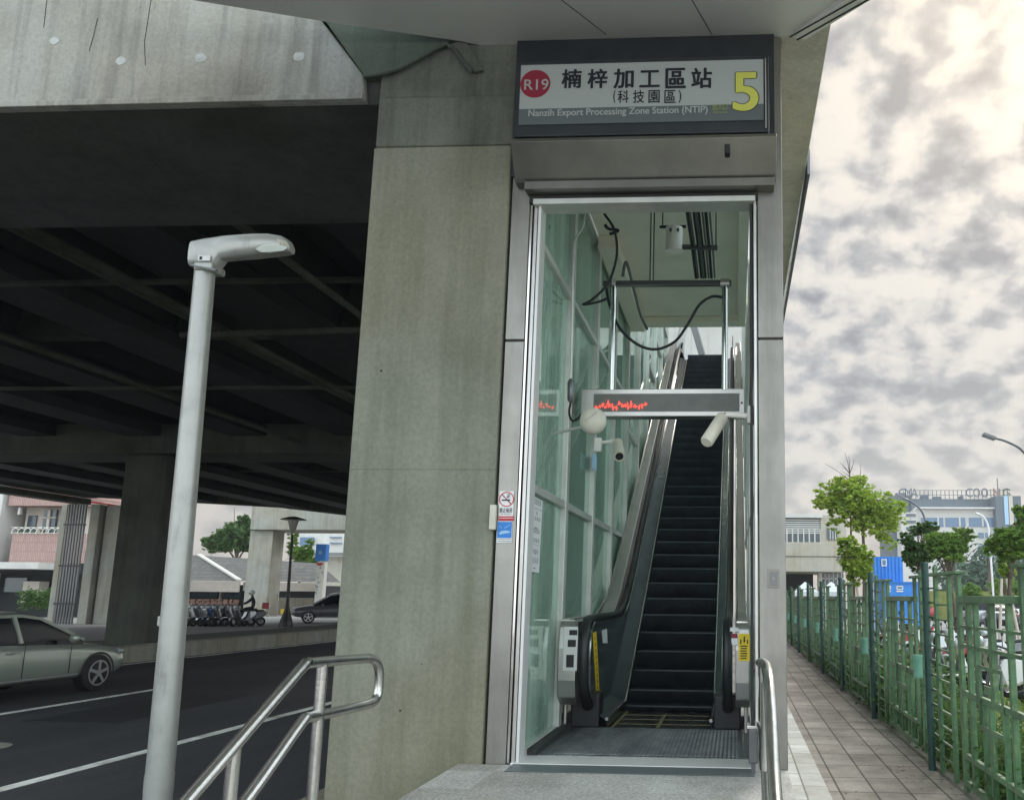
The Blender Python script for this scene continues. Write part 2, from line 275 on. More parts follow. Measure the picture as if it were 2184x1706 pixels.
# ---------------------------------------------------------------- mesh helpers
class MB:
    def __init__(s): s.v=[]; s.f=[]
    def add(s,vs,fs):
        k=len(s.v); s.v+= [tuple(v) for v in vs]; s.f+=[tuple(i+k for i in f) for f in fs]; return s
    def box(s,x0,x1,y0,y1,z0,z1):
        return s.add([(x0,y0,z0),(x1,y0,z0),(x1,y1,z0),(x0,y1,z0),(x0,y0,z1),(x1,y0,z1),(x1,y1,z1),(x0,y1,z1)],[(0,3,2,1),(4,5,6,7),(0,1,5,4),(1,2,6,5),(2,3,7,6),(3,0,4,7)])
    def bar(s,a,b,w,h,up=(0,0,1)):
        a=Vector(a);b=Vector(b);d=(b-a).normalized();u=Vector(up); r=d.cross(u)
        if r.length<1e-4: u=Vector((1,0,0)); r=d.cross(u)
        r.normalize(); u=r.cross(d)
        vs=[p+r*(i*w/2)+u*(j*h/2) for p in (a,b) for i,j in ((-1,-1),(1,-1),(1,1),(-1,1))]
        return s.add(vs,[(0,1,2,3),(7,6,5,4),(0,4,5,1),(1,5,6,2),(2,6,7,3),(3,7,4,0)])
    def prism(s,poly,axis,a,b):
        def pt(u,v,w_): return {0:(w_,u,v),1:(u,w_,v),2:(u,v,w_)}[axis]
        n=len(poly); vs=[pt(u,v,a) for u,v in poly]+[pt(u,v,b) for u,v in poly]
        return s.add(vs,[tuple(range(n)),tuple(range(2*n-1,n-1,-1))]+[(i,i+n,(i+1)%n+n,(i+1)%n) for i in range(n)])
    def tube(s,pts,r,n=10,caps=True):
        pts=[Vector(p) for p in pts]; rs=r if isinstance(r,(list,tuple)) else [r]*len(pts); rings=[]; u=None
        for i,p in enumerate(pts):
            d=((pts[i+1]-p) if i<len(pts)-1 else (p-pts[i-1])); 
            if 0<i<len(pts)-1: d=(pts[i+1]-p).normalized()+(p-pts[i-1]).normalized()
            d.normalize()
            if u is None:
                u=Vector((0,0,1)) if abs(d.z)<.9 else Vector((1,0,0))
            u=(u-d*u.dot(d)); u.normalize(); v=d.cross(u)
            rings.append([p+u*(math.cos(2*PI*k/n)*rs[i])+v*(math.sin(2*PI*k/n)*rs[i]) for k in range(n)])
        vs=[q for rg in rings for q in rg]; fs=[]
        for i in range(len(pts)-1):
            for k in range(n): fs.append((i*n+k,i*n+(k+1)%n,(i+1)*n+(k+1)%n,(i+1)*n+k))
        if caps: fs+=[tuple(range(n-1,-1,-1)),tuple(range((len(pts)-1)*n,len(pts)*n))]
        return s.add(vs,fs)
    def sphere(s,c,r,nu=16,nv=10,sc=(1,1,1)):
        vs=[];fs=[]
        for j in range(nv+1):
            th=PI*j/nv
            for i in range(nu): ph=2*PI*i/nu; vs.append((c[0]+r*sc[0]*math.sin(th)*math.cos(ph),c[1]+r*sc[1]*math.sin(th)*math.sin(ph),c[2]+r*sc[2]*math.cos(th)))
        for j in range(nv):
            for i in range(nu): fs.append((j*nu+i,(j+1)*nu+i,(j+1)*nu+(i+1)%nu,j*nu+(i+1)%nu))
        return s.add(vs,fs)
    def quad(s,*p): return s.add(p,[tuple(range(len(p)))])
    def build(s,name,m,parent=None,smooth=False,bevel=0,label=None,world=True,subsurf=0):
        off=Vector((0,0,0)); q=parent
        while q is not None and world: off+=q.location; q=q.parent
        me=bpy.data.meshes.new(name); me.from_pydata([tuple(Vector(v)-off) for v in s.v],[],s.f); me.validate()
        bm=bmesh.new(); bm.from_mesh(me); bmesh.ops.recalc_face_normals(bm,faces=bm.faces) if len(bm.faces)<3000 else None; bm.to_mesh(me); bm.free()
        me.materials.append(m if not isinstance(m,str) else M[m])
        if smooth:
            for p in me.polygons: p.use_smooth=True
            try: me.set_sharp_from_angle(angle=R_(40))
            except Exception: pass
        o=bpy.data.objects.new(name,me); COL.objects.link(o)
        if parent: o.parent=parent
        if bevel:
            md=o.modifiers.new('bevel','BEVEL'); md.width=bevel; md.segments=2; md.limit_method='ANGLE'
        if subsurf:
            md=o.modifiers.new('sub','SUBSURF'); md.levels=subsurf; md.render_levels=subsurf
        if label: o['label']=label
        return o
def B(*a): return MB().box(*a)
def thing(name,label,cat,loc=(0,0,0),group=None):
    o=bpy.data.objects.new(name,None); o.empty_display_size=.2; COL.objects.link(o); o.location=loc; o['label']=label; o['category']=cat
    if group: o['group']=group
    return o
def tag(o,label,cat,group=None):
    o['label']=label; o['category']=cat
    if group: o['group']=group
    return o
def struct(o,label=None):
    o['kind']='structure'
    if label: o['label']=label
    return o
def kids(o): return [c for c in bpy.data.objects if c.parent==o]
def copy_tree(o,parent=None,mats=None):
    c=o.copy(); COL.objects.link(c); c.parent=parent
    for ch in kids(o): copy_tree(ch,c)
    return c
def repaint(root,old,new):
    for c in kids(root):
        if c.type=='MESH' and c.data.materials and c.data.materials[0]==M[old]:
            c.data=c.data.copy(); c.data.materials[0]=M[new]
        repaint(c,old,new)
def text(s,x0,x1,zbase,height,Y,m,parent,name='lettering',ex=.0015,bold=0,slant=0):
    """lettering facing -Y, fitted to a width and height"""
    cu=bpy.data.curves.new(name,'FONT'); cu.body=s; cu.size=1; cu.extrude=0
    to=bpy.data.objects.new('tmp',cu); COL.objects.link(to); bpy.context.view_layer.update()
    me=bpy.data.meshes.new_from_object(to.evaluated_get(bpy.context.evaluated_depsgraph_get())); bpy.data.objects.remove(to)
    xs=[v.co.x for v in me.vertices]; ys=[v.co.y for v in me.vertices]
    if not xs: return None
    ax,bx,ay,by=min(xs),max(xs),min(ys),max(ys); sx=(x1-x0)/(bx-ax); sy=height/(by-ay)
    off=Vector((0,0,0)); q=parent
    while q is not None: off+=q.location; q=q.parent
    for v in me.vertices:
        x=x0+(v.co.x-ax)*sx; z=zbase+(v.co.y-ay)*sy; v.co=Vector((x+slant*(z-zbase),Y,z))-off
    if bold:
        vs0=[v.co.copy() for v in me.vertices]; fs0=[tuple(p.vertices) for p in me.polygons]; vs_=[]; fs_=[]; w_=bold*height
        for k,(du,dv) in enumerate(((0,0),(1,0),(-1,0),(0,.7),(0,-.7),(.7,.6),(-.7,.6),(.7,-.6),(-.7,-.6))):
            o_=len(vs_); vs_+=[tuple(v+Vector((du*w_,k*.00008,dv*w_))) for v in vs0]; fs_+=[tuple(i+o_ for i in f) for f in fs0]
        me=bpy.data.meshes.new(name); me.from_pydata(vs_,[],fs_)
    me.materials.clear(); me.materials.append(M[m]); me.name=name
    o=bpy.data.objects.new(name,me); COL.objects.link(o); o.parent=parent; return o
def disc(mb,c,r,axis=1,n=40,r2=0):
    def pt(a,rr):
        u,v=rr*math.cos(a),rr*math.sin(a); return (c[0]+u,c[1],c[2]+v) if axis==1 else (c[0],c[1]+u,c[2]+v)
    if r2: 
        vs=[pt(2*PI*k/n,r) for k in range(n)]+[pt(2*PI*k/n,r2) for k in range(n)]
        return mb.add(vs,[(k,(k+1)%n,n+(k+1)%n,n+k) for k in range(n)])
    return mb.add([pt(2*PI*k/n,r) for k in range(n)],[tuple(range(n))])
def bez(pts,n=24):
    """Catmull-Rom through points"""
    P_=[Vector(p) for p in pts]; P_=[P_[0]*2-P_[1]]+P_+[P_[-1]*2-P_[-2]]; out_=[]; seg=len(P_)-3; k=max(2,n//seg)
    for i in range(seg):
        a,b,c,d=P_[i:i+4]
        for j in range(k):
            t=j/k; out_.append(.5*((2*b)+(c-a)*t+(2*a-5*b+4*c-d)*t*t+(3*b-a-3*c+d)*t**3))
    out_.append(P_[-2]); return out_

#@@SETTING
# ---------------------------------------------------------------- ground, road, pavement
struct(B(-175,255,-35,415,-.5,-.02).build('ground','ground'))
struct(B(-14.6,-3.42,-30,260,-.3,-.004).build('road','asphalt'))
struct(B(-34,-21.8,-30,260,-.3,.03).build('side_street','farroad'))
struct(B(-21.8,-14.95,-30,260,-.3,.02).build('verge','soil'))
mk=MB()
mk.box(-6.42,-6.28,-30,200,-.003,.002)
struct(mk.build('edge_line','paint'))
mk=MB(); y=10.5
while y<150:
    mk.box(-10.27,-10.14,y,y+4.6,-.003,.002); y+=10
mk.box(-14.40,-14.28,-30,200,-.003,.002)
struct(mk.build('lane_line','paint'))
tag(MB().prism([(-14.95,-.1),(-14.6,-.1),(-14.6,.36),(-14.65,.40),(-14.9,.40),(-14.95,.36)],1,-30,200).build('median_wall','kerb',bevel=.01),'low grubby concrete wall along the far edge of the dark road','wall')
struct(B(-3.42,-2.16,-10,60,-.3,.10).build('left_kerb','kerb'))
struct(B(.42,.83,-12,90,-.3,.004).build('pale_paving_strip','whitestrip'))
struct(B(.83,2.02,-12,120,-.3,0).build('pavement','pave'))
struct(B(-2.16,.42,-12,3.45,-.3,0).build('front_pavement','granite'))
struct(B(2.02,5.5,-12,150,-.3,-.01).build('grass_strip','grass'))
struct(B(5.5,60,-12,150,-.3,-.008).build('car_park','farroad'))
pl=MB().prism([(-2.16,.0),(.40,.0),(.40,.4),(-2.16,.4)],1,4.4,6.86).build('entrance_platform','granite',bevel=.004); struct(pl)
st=MB(); st.box(-2.16,.40,3.75,4.397,0,.267); st.box(-2.16,.40,3.45,3.747,0,.133)
struct(st.build('platform_steps','granite',bevel=.004))

# ---------------------------------------------------------------- viaduct
YF=6.88
vp=thing('viaduct_pier','huge weathered concrete pier and crossbeam beside the station entrance','pier',(-2.6,8,0))
B(-3.225,-1.975,YF,9.4,-.05,5.62).build('column','col',vp,bevel=.02)
MB().box(-3.21,-1.96,YF-.006,9.38,5.62,6.10).build('column_head','colhead',vp,bevel=.02,label='dark stained top of the pier above the cold joint')
bm_=MB(); 
p1,p2,p3=P(690,50,Y=YF),P(775,160,Y=YF),P(778,215,Y=YF)
bm_.prism([(-26,6.08),(p3.x,6.08),(p2.x,p2.z),(p1.x,p1.z),(p1.x-1.0,8.6),(-26,8.6)],1,YF,YF+.08)
bm_.build('crossbeam','beam',vp,bevel=.015)
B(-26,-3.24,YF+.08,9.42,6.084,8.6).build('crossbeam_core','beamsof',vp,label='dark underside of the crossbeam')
B(-3.22,-1.98,YF-.0015,YF+.01,P(900,1001,Y=YF).z-.003,P(900,1001,Y=YF).z+.003).build('cast_joint','colhead',vp)
rng=random.Random(40)
for _ in range(3):
    c=P(rng.uniform(780,1040),rng.uniform(380,1560),Y=YF); q_=MB(); disc(q_,(c.x,YF-.0012,c.z),rng.uniform(.006,.012),n=7); q_.build('pock_mark','shade',vp)
# mossy haunch above the arched rim to the right of the beam face
h=MB(); hq=[P(x,y_,Y=YF-.03) for x,y_ in ((694,46),(776,161),(812,156),(850,145),(890,124),(925,104),(952,92),(985,80))]
h.prism([(q.x,q.z) for q in hq]+[(hq[-1].x,7.4),(hq[0].x-.6,7.4)],1,YF-.03,YF+.3); h.build('haunch','mossy',vp,bevel=.01)
h2=MB(); h2.tube([P(x,y_,Y=YF-.035) for x,y_ in ((776,163),(812,158),(850,147),(890,126),(925,106),(952,94),(972,108),(990,135),(1008,154))],.018,8); h2.build('arch_rim','mossy',vp,smooth=True)
h3=MB(); hq=[P(x,y_,Y=YF-.015) for x,y_ in ((955,97),(990,82),(1030,150),(1008,154),(985,128))]; h3.prism([(q.x,q.z) for q in hq],1,YF-.015,YF+.2); h3.build('haunch_web','colhead',vp)
B(-3.22,-1.95,YF+.02,YF+.6,6.10,6.75).build('pier_neck','colhead',vp,bevel=.02)
# pale lifting-hole patches and cracks on beam face
for (x,y_,r) in ((257,130,.045),(427,124,.05),(637,121,.05),(115,88,.04)):
    c=P(x*1.0,y_,Y=YF-.003); mb=MB(); n=11; vs=[(c.x+r*(1+.3*random.random())*math.cos(2*PI*k/n),c.y,c.z+r*.8*(1+.35*random.random())*math.sin(2*PI*k/n)) for k in range(n)]
    mb.add(vs,[tuple(range(n))]); mb.build('mortar_patch','patch',vp)
cr=MB()
for pts in (((322,0),(316,40),(308,90),(310,140)),((100,0),(96,35),(93,60)),((208,40),(200,75),(190,110))):
    q=[P(x,y_,Y=YF-.002) for x,y_ in pts]
    for a,b in zip(q,q[1:]): cr.bar(a,b,.003,.005,up=(0,1,0))
cr.build('crack','shade',vp)
# ledge along the bottom of the beam
B(-26,p3.x-.01,YF-.03,YF-.002,6.08,6.14).build('drip_edge','beam',vp,bevel=.008)

dk=thing('viaduct_deck','dark concrete viaduct deck with girders over the road','viaduct',(-18,60,7))
BND=[(-34.2,43),(-26.6,48),(-24.2,54),(-18,67),(-10,84),(-3.6,96)]
def yend(x):
    for (xa,ya),(xb,yb) in zip(BND,BND[1:]):
        if xa<=x<=xb: return ya+(yb-ya)*(x-xa)/(xb-xa)
    return 43
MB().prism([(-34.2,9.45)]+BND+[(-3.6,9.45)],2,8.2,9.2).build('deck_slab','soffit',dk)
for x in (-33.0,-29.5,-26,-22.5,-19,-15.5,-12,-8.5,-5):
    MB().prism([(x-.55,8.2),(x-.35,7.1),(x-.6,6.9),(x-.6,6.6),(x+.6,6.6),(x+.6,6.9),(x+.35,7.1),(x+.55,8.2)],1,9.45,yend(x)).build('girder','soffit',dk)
for y in (16.5,36): B(-33.0,-3.9,y,y+.35,6.95,8.19).build('diaphragm','darkcol',dk)
B(-34.2,-33.6,9.45,43,6.5,9.4).build('edge_girder','darkcol',dk)
for (xa,ya),(xb,yb) in zip(BND,BND[1:]): MB().bar((xa+.25,ya-.2,7.7),(xb+.1,yb-.2,7.7),.5,2.3).build('edge_girder','darkcol',dk)
pp=MB()
for k,(x,z) in enumerate(((-9.6,6.45),(-9.35,6.42),(-13.8,6.4))):
    pp.tube([(x,9.45,z),(x,24,z),(x,40,z)],.07,8)
pp.tube([(-6.3,9.46,6.3),(-6.3,14.2,6.3),(-10.2,14.6,6.35)],.06,8)
pp.build('drain_pipe','darkcol',dk,smooth=True)
for y in (12.2,19,30): 
    mb=MB(); mb.tube([(-31,y,6.45),(-5,y,6.45)],.05,6); mb.build('cross_pipe','darkcol',dk,smooth=True)

p2_=thing('viaduct_pier','dark concrete pier on the median behind the lamp post','pier',(-17.5,27,0))
B(-19.55,-18.15,26.0,27.6,0,6.03).build('column','darkcol',p2_,bevel=.08)
MB().prism([(-28,6.035),(-8,6.035),(-7,6.6),(-7,7.0),(-29,7.0),(-29,6.6)],1,25.9,27.8).build('crossbeam','darkcol',p2_,bevel=.04)
# ivy / grime clump at the foot
def leafmesh(mb,cen,rad,n,size,rng,flat=1.0):
    for _ in range(n):
        c=Vector(cen)+Vector((rng.gauss(0,.5)*rad[0],rng.gauss(0,.5)*rad[1],rng.gauss(0,.5)*rad[2]))
        a=Vector((rng.uniform(-1,1),rng.uniform(-1,1),rng.uniform(-.6,.6)*flat)).normalized(); b=a.cross(Vector((rng.uniform(-1,1),rng.uniform(-1,1),rng.uniform(-1,1)))).normalized()
        s1=size*rng.uniform(.6,1.3); s2=s1*.5
        mb.add([c-a*s1,c+b*s2,c+a*s1,c-b*s2],[(0,1,2,3)])
for (x,yy,lab,w1) in ((-32.5,42.5,'pale square viaduct pier with dark pipes beside the pink building',1.7),):
    p3_=thing('viaduct_pier',lab,'pier',(x,yy,0))
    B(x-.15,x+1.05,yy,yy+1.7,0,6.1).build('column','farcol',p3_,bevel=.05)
    B(x-.75,x-.25,yy-.3,yy+1.3,0,6.1).build('pilaster','farcol',p3_,bevel=.03)
    for k in range(7):
        MB().tube([(x-.95-.15*k,yy-.35,0),(x-.95-.15*k,yy-.35,6.1)],.055,8).build('pipe','greyp',p3_,smooth=True)
    B(x-2.4,x-2.1,yy-.2,yy+.2,0,6.1).build('post','farcol',p3_,bevel=.02)
    for z in (1.0,2.9,5.0): B(x-2.0,x-.8,yy-.42,yy-.40,z,z+.08).build('pipe_clamp','black',p3_)
a=P(558,1290,Y=61); x=a.x
p4_=thing('viaduct_pier','pale pier with streaked crossbeam seen beyond the parked scooters','pier',(x,61,0))
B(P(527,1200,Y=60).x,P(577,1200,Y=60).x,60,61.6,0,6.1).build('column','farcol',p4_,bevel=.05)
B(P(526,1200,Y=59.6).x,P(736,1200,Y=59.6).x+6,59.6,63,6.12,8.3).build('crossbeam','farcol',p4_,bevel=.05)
MB().box(P(585,1200,Y=60).x-.2,P(600,1200,Y=60).x,59.9,60.0,0,1.6).build('brick_base','kerb',p4_)
# steel shelf under distant deck edge
tag(B(-34.6,-33.9,14,43,6.15,6.45).build('gutter','darkcol'),'dark gutter along the far edge of the viaduct','gutter')
tag(MB().tube([P(0,1040,Y=40),P(60,1052,Y=41),P(140,1062,Y=43),P(250,1078,Y=45)],.045,6).build('cable','brightred',smooth=True),'reddish cable strung below the far edge of the viaduct','cable')
#@@ENTRANCE
# ---------------------------------------------------------------- station entrance
XL,XR=-1.95,.402
en=thing('station_entrance','steel framed station entrance enclosing the escalator','building',((XL+XR)/2,YF,0))
Z2=6.6
def stile(x0,x1,z0,name='frame_column',lab=None):
    g=B(x0,x1,YF,YF+.32,z0,3.815).build(name,'steelw',en,bevel=.006,label=lab)
    B(x0,x1,YF,YF+.32,3.83,Z2).build(name,'steelw',en,bevel=.006)
    B(x0+.008,x1-.008,YF+.008,YF+.31,3.814,3.831).build('panel_joint','darkjoint',en)
stile(XL,-1.79,.36); stile(.19,XR,.36)
B(-1.785,-1.765,YF+.01,YF+.2,.40,5.13).build('jamb','chrome',en,bevel=.003); B(-1.755,-1.725,YF+.03,YF+.25,.40,5.13).build('jamb','steel',en,bevel=.003)
B(-1.715,-1.69,YF+.015,YF+.2,.40,5.06).build('jamb','alu',en,bevel=.003,label='pale jamb strip')
B(.155,.178,YF+.01,YF+.2,.40,5.10).build('jamb','steel',en,bevel=.003); B(.125,.145,YF+.03,YF+.3,.40,5.10).build('jamb','darkjoint',en,bevel=.003)
# header: sloping steel hood under the sign
hd=MB(); hd.prism([(YF,5.51),(6.59,5.51),(6.58,5.475),(YF-.13,5.23),(YF-.10,5.20),(YF,5.20)],0,-1.90,.345)
hd.build('hood','hood',en,bevel=.006)
B(-1.81,.33,YF-.14,YF,5.125,5.198).build('hood_lip','hood',en,bevel=.004)
B(-1.79,.185,YF-.02,YF+.1,5.06,5.122).build('lintel_recess','darkjoint',en)
B(-1.755,.17,YF-.03,YF+.18,5.04,5.09).build('lintel','frame',en,bevel=.004)

c=P(1552,318,Y=6.61); B(c.x-.025,c.x+.02,6.595,6.70,c.z-.045,c.z+.04).build('sensor','black',en,bevel=.01)
# upper wall behind the sign
B(-1.96,.34,YF-.03,YF-.003,5.3,Z2+.011).build('upper_wall','signcase',en)
# left glass wall
XW=-1.72
ymul=[8.42,10.05,11.6,13.1,14.6,16.1,17.6,19.1,20.6]
def zf(y): return .4 if y<10 else .4+(y-10)*.64
prev=7.08
for i,y in enumerate(ymul):
    B(XW-.10,XW+.03,y,y+.13,max(.4,zf(y)-.5),(6.05 if y<13.6 else 11)).build('mullion','frame',en,bevel=.006)
    zb=max(.4,zf(prev)-.4)
    zs=[zb,2.56,4.73,6.03] if y<13.5 else [zb,zb+2.2,zb+4.4]
    zs=[z for z in zs if z>=zb]
    if zs[0]!=zb: zs=[zb]+zs
    if len(zs)>1 and zs[1]-zs[0]<.5: zs.pop(1)
    for z0,z1 in zip(zs,zs[1:]):
        MB().box(XW-.035,XW-.025,prev+.002,y-.002,z0+.07,z1-.002).build('glass_pane','glass' if i==0 else 'glass2',en)
        B(XW-.07,XW+.02,prev+.002,y-.002,z0+.002 if z0==zb else z0-.001,z0+.068).build('transom','frame',en,bevel=.005)
    prev=y+.13
B(XW-.07,XW+.02,7.08,13.5,6.03,6.09).build('head_rail','frame',en)
# right glass wall
XV=.17
prev=7.22
for y in (8.9,10.6,12.3,14.0,15.7,17.4,19.1,20.8):
    B(XV-.01,XV+.10,y,y+.1,max(.4,zf(y)-.5),(6.05 if y<13.6 else 11)).build('mullion','frame',en,bevel=.006)
    zb=max(.4,zf(prev)-.4)
    MB().box(XV+.04,XV+.05,prev+.002,y-.002,zb+.07,6.0 if y<13.6 else zb+4.5).build('glass_pane','glassr',en)
    B(XV+.0,XV+.09,prev+.002,y-.002,zb,zb+.068).build('transom','frame',en)
    if zb<2: B(XV+.0,XV+.09,prev+.002,y-.002,2.56,2.62).build('transom','frame',en)
    prev=y+.1
# ceiling with diagonal near edge, upstands, pale upper ceiling behind
ZC=6.1
e1,e2=P(1290,447,Z=ZC),P(1362,428,Z=ZC)
c1=[(-1.70,13.35),(.16,13.0),(.16,7.15),(-.9,7.15),(e2.x,e2.y),(e1.x,e1.y),(-1.70,e1.y+.1)]
MB().prism(c1,2,ZC,ZC+.12).build('ceiling','ceil',en)
MB().box(-1.70,-.3,7.15,9.8,ZC+.35,ZC+.45).build('upper_ceiling','ceilw',en)
MB().box(-1.70,-1.46,9.9,13.3,5.93,ZC-.002).build('ceiling_beam','ceil',en,bevel=.01)
MB().box(-1.70,.16,13.02,13.30,6.0,ZC-.002).build('ceiling_beam','ceil',en,bevel=.01)
B(.04,.16,7.2,13.0,6.0,ZC-.002).build('ceiling_beam','ceil',en)
B(-1.95,.40,13.40,13.6,ZC+.0,6.58).build('end_beam','ceil',en)
# side soffit overhanging to the right, running back along the enclosure
so_=MB(); so_.prism([(XR+.004,6.9),(.83,6.72),(.80,12),(.78,30),(XR+.004,30)],2,6.60,6.80); so_.build('side_soffit','stationc',en,bevel=.01,label='brownish grey overhanging soffit along the right side')
B(.83,.86,9.2,30,6.50,6.82).build('gutter','greyp',en)
B(XR-.02,XR-.0,7.25,30,6.15,6.598).build('side_fascia','stationc',en)
B(-1.95,XR,13.62,30,12.0,12.2).build('rear_roof','ceil',en)
# upper hall seen over the top of the escalator
UY=25.5
uh=MB(); 
for k in range(6): uh.box(-2.4+k*.52,-2.4+k*.52+.512,UY,UY+.1,7.6,12)
uh.build('rear_wall','panelw',en)
B(-1.9,.7,22.6,UY-.02,7.6,8.06).build('upper_floor','granite',en)
MB().bar((-1.62,22.6,8.0),(-.95,22.9,11.8),.22,.2).build('brace','frame',en,bevel=.01)
MB().bar((-.85,22.6,8.0),(-1.9,22.9,11.8),.16,.16).build('brace','greyp',en,bevel=.01)
# floor inside: pale sill, mat strip, landing plate area
B(-1.75,.15,YF-.02,7.20,.396,.412).build('door_sill','alu',en,bevel=.003)
B(-1.72,.14,6.585,YF-.03,.402,.408).build('mat_strip','signg',en,label='dark drain mat strip in front of the door sill')
B(-1.70,.16,7.205,8.78,.30,.404).build('inner_floor','dplate',en)
B(-1.70,.16,8.78,10.2,.0,.35).build('pit_floor','shade',en)
B(-1.70,-1.62,7.2,8.7,.404,.46).build('floor_track','darkjoint',en)

# canopy over the forecourt
cn=thing('entrance_canopy','grey aluminium panelled canopy jutting out over the entrance','canopy',(-1,5,6.6))
A_=P(380,0,Z=Z2); B_=P(690,50,Z=Z2); C_=P(980,92,Z=Z2); D_=P(1652,78,Z=Z2); E_=P(1690,82,Z=Z2); F_=P(1850,0,Z=Z2)
sl_=(F_-E_); G_=F_+sl_.normalized()*4.2
ed=(A_-B_).normalized(); A2=A_+ed*1.6
poly=[(A2.x,A2.y),(A_.x,A_.y),(B_.x,B_.y),(C_.x,C_.y),(-1.98,C_.y+.2),(D_.x+.03,D_.y+.2),(E_.x,E_.y),(F_.x,F_.y),(G_.x,min(G_.y,3.4)),(1.9,2.2),(-6.9,2.2)]
MB().prism(poly,2,Z2+.012,Z2+.30).build('soffit_panel','alu',cn,bevel=.01)
for a,b in (((1145,-40),(1292,74)),((1475,0),(1519,75))):
    a=P(*a,Z=Z2+.008); b=P(*b,Z=Z2+.008); MB().bar(a,b,.006,.003).build('panel_joint','darkjoint',cn)
a,b,cc,d=P(1690,82,Z=Z2-.03),P(1718,86,Z=Z2-.03),P(1925,-40,Z=Z2-.03),P(1860,-40,Z=Z2-.03)
MB().prism([(p.x,p.y) for p in (a,b,cc,d)],2,Z2-.03,Z2+.20).build('edge_trim','alu',cn,bevel=.006)
for (u,v) in (((1684,80),(1835,-5)),((1700,86),(1856,-2))):
    MB().bar(P(*u,Z=Z2-.033),P(*v,Z=Z2-.033),.012,.008).build('panel_joint','darkjoint',cn)
# ---------------------------------------------------------------- station sign
SY=6.60
sg=thing('station_sign','wide station name sign with red circle, black characters and yellow 5','sign',(-.85,SY,5.7))
def S(x,y,Y=SY): 
    q=P(x,y,Y=Y); return q.x,q.z
xl=S(1094,280)[0]; xr=S(1641,280)[0]; zb=S(1360,286)[1]; zt=S(1360,124)[1]
B(xl,xr,SY+.01,YF+.0,zb,zt).build('case','signcase',sg,bevel=.012)
x0,z0=S(1106,264); x1,z1=S(1628,133); zmid=S(1360,228)[1]; zlo=S(1360,262)[1]; ztop=S(1360,134)[1]
B(x0,x1,SY-.002,SY+.02,zmid,ztop).build('face','signw',sg); B(x0,x1,SY-.002,SY+.02,zlo,zmid-.0005).build('face_band','signg',sg)
B(x1+.012,x1+.022,SY-.02,SY+.009,zb+.02,ztop).build('trim','chrome',sg,bevel=.002)
YT=SY-.006
cx,cz=S(1142,180); rr=(S(1174,180)[0]-S(1110,180)[0])/2
disc(MB(),(cx,YT+.002,cz),rr).build('route_disc','red',sg)
def T(s,xa,xb,yb,yt,m,**k): 
    a=S(xa,yb,YT-.001); b=S(xb,yt,YT-.001); xm=(xa+xb)/2; zb_=S(xm,yb,YT)[1]; zt_=S(xm,yt,YT)[1]
    return text(s,a[0],b[0],zb_,zt_-zb_,YT-.001,m,sg,**k)
T('R19',1118,1170,192,170,'signw',bold=.012)
chars='楠梓加工區站'; 
for i,ch in enumerate(chars):
    xc=1219+i*55.5; 
    T(ch,xc-21,xc+21,188 - (0 if ch!='工' else 2),149 + (4 if ch=='工' else 0)-i*.6,'ink',name='character',bold=.030)
for ch,xa,xb in (('(',1308,1313),('科',1317,1341),('技',1350,1374),('園',1383,1407),('區',1417,1441),(')',1447,1453)):
    T(ch,xa,xb,220,193,'ink',name='character',bold=.010)
T('Nanzih Export Processing Zone Station (NTIP)',1127,1509,249,230.5,'signw',bold=.022)
T('出入口',1520,1551,235,221,'signyg',bold=.006); T('Entrance',1522,1550,242,237.5,'signyg')
T('5',1565,1615,235,156,'ink',bold=.050,name='numeral_outline')
o5=text('5',S(1565,200,YT-.003)[0],S(1615,200,YT-.003)[0],S(1590,235,YT-.003)[1],S(1590,156,YT-.003)[1]-S(1590,235,YT-.003)[1],YT-.003,'signy',sg,name='numeral',bold=.030)

# ---------------------------------------------------------------- escalator
es=thing('escalator','long narrow escalator with dark steps rising away from the entrance','escalator',(-.76,8.76,.4))
SX0,SX1=-1.27,-.24
RISE,RUN=.22,.339
MB().box(SX0-.35,SX1+.35,7.22,8.78,.405,.412).build('landing_plate','dplate',es,bevel=.003)
# fine cleats on the landing plate
cl=MB()
for i in range(46): cl.box(-1.50,.02,7.30+i*.031,7.30+i*.031+.012,.412,.4155)
cl.build('landing_tread','dplate',es)
for y0 in (8.78,9.12,9.46,9.80): 
    B(SX0,SX1,y0+.012,y0+.335,.36,.396).build('flat_step','navy',es,bevel=.004)
    B(SX0+.02,SX1-.02,y0-.006,y0+.012,.365,.399).build('step_edge','dull_yellow',es)
B(-.80,-.765,8.79,9.9,.3965,.3995).build('centre_line','dull_yellow',es); B(SX0+.02,SX0+.05,8.79,10.1,.3965,.3995).build('side_line','dull_yellow',es)
NY=[(10.14,.455),(10.46,.60),(10.80,.80),(11.14,1.01)]
k=0
while NY[-1][1]<7.95: NY.append((NY[-1][0]+RUN,NY[-1][1]+RISE))
pz=.396
for i,(y,z) in enumerate(NY):
    # curved riser + tread
    n=5; prof=[(y+.02*math.sin(PI*j/n*.5)*0+ .035*(1-(j/n))**2, pz-.06+(z-pz+.06)*j/n) for j in range(n+1)]
    poly=prof+[(y+RUN+.02,z),(y+RUN+.02,z-.04),(y+.06,pz-.06)]
    o=MB().prism(poly,0,SX0,SX1).build('step','navy',es)
    B(SX0+.03,SX1-.03,y-.004,y+.012,z-.012,z+.002).build('step_edge','edge',es) if i<16 else None
    pz=z
YE,ZE=NY[-1]
B(SX0,SX1,YE+RUN,22.7,ZE-.3,ZE+.02).build('upper_plate','navy',es)
def nose(y): 
    if y<10.14: return .4
    return 1.7+(y-12.3)*.649 if y>11.14 else .4+(y-10.14)*.61
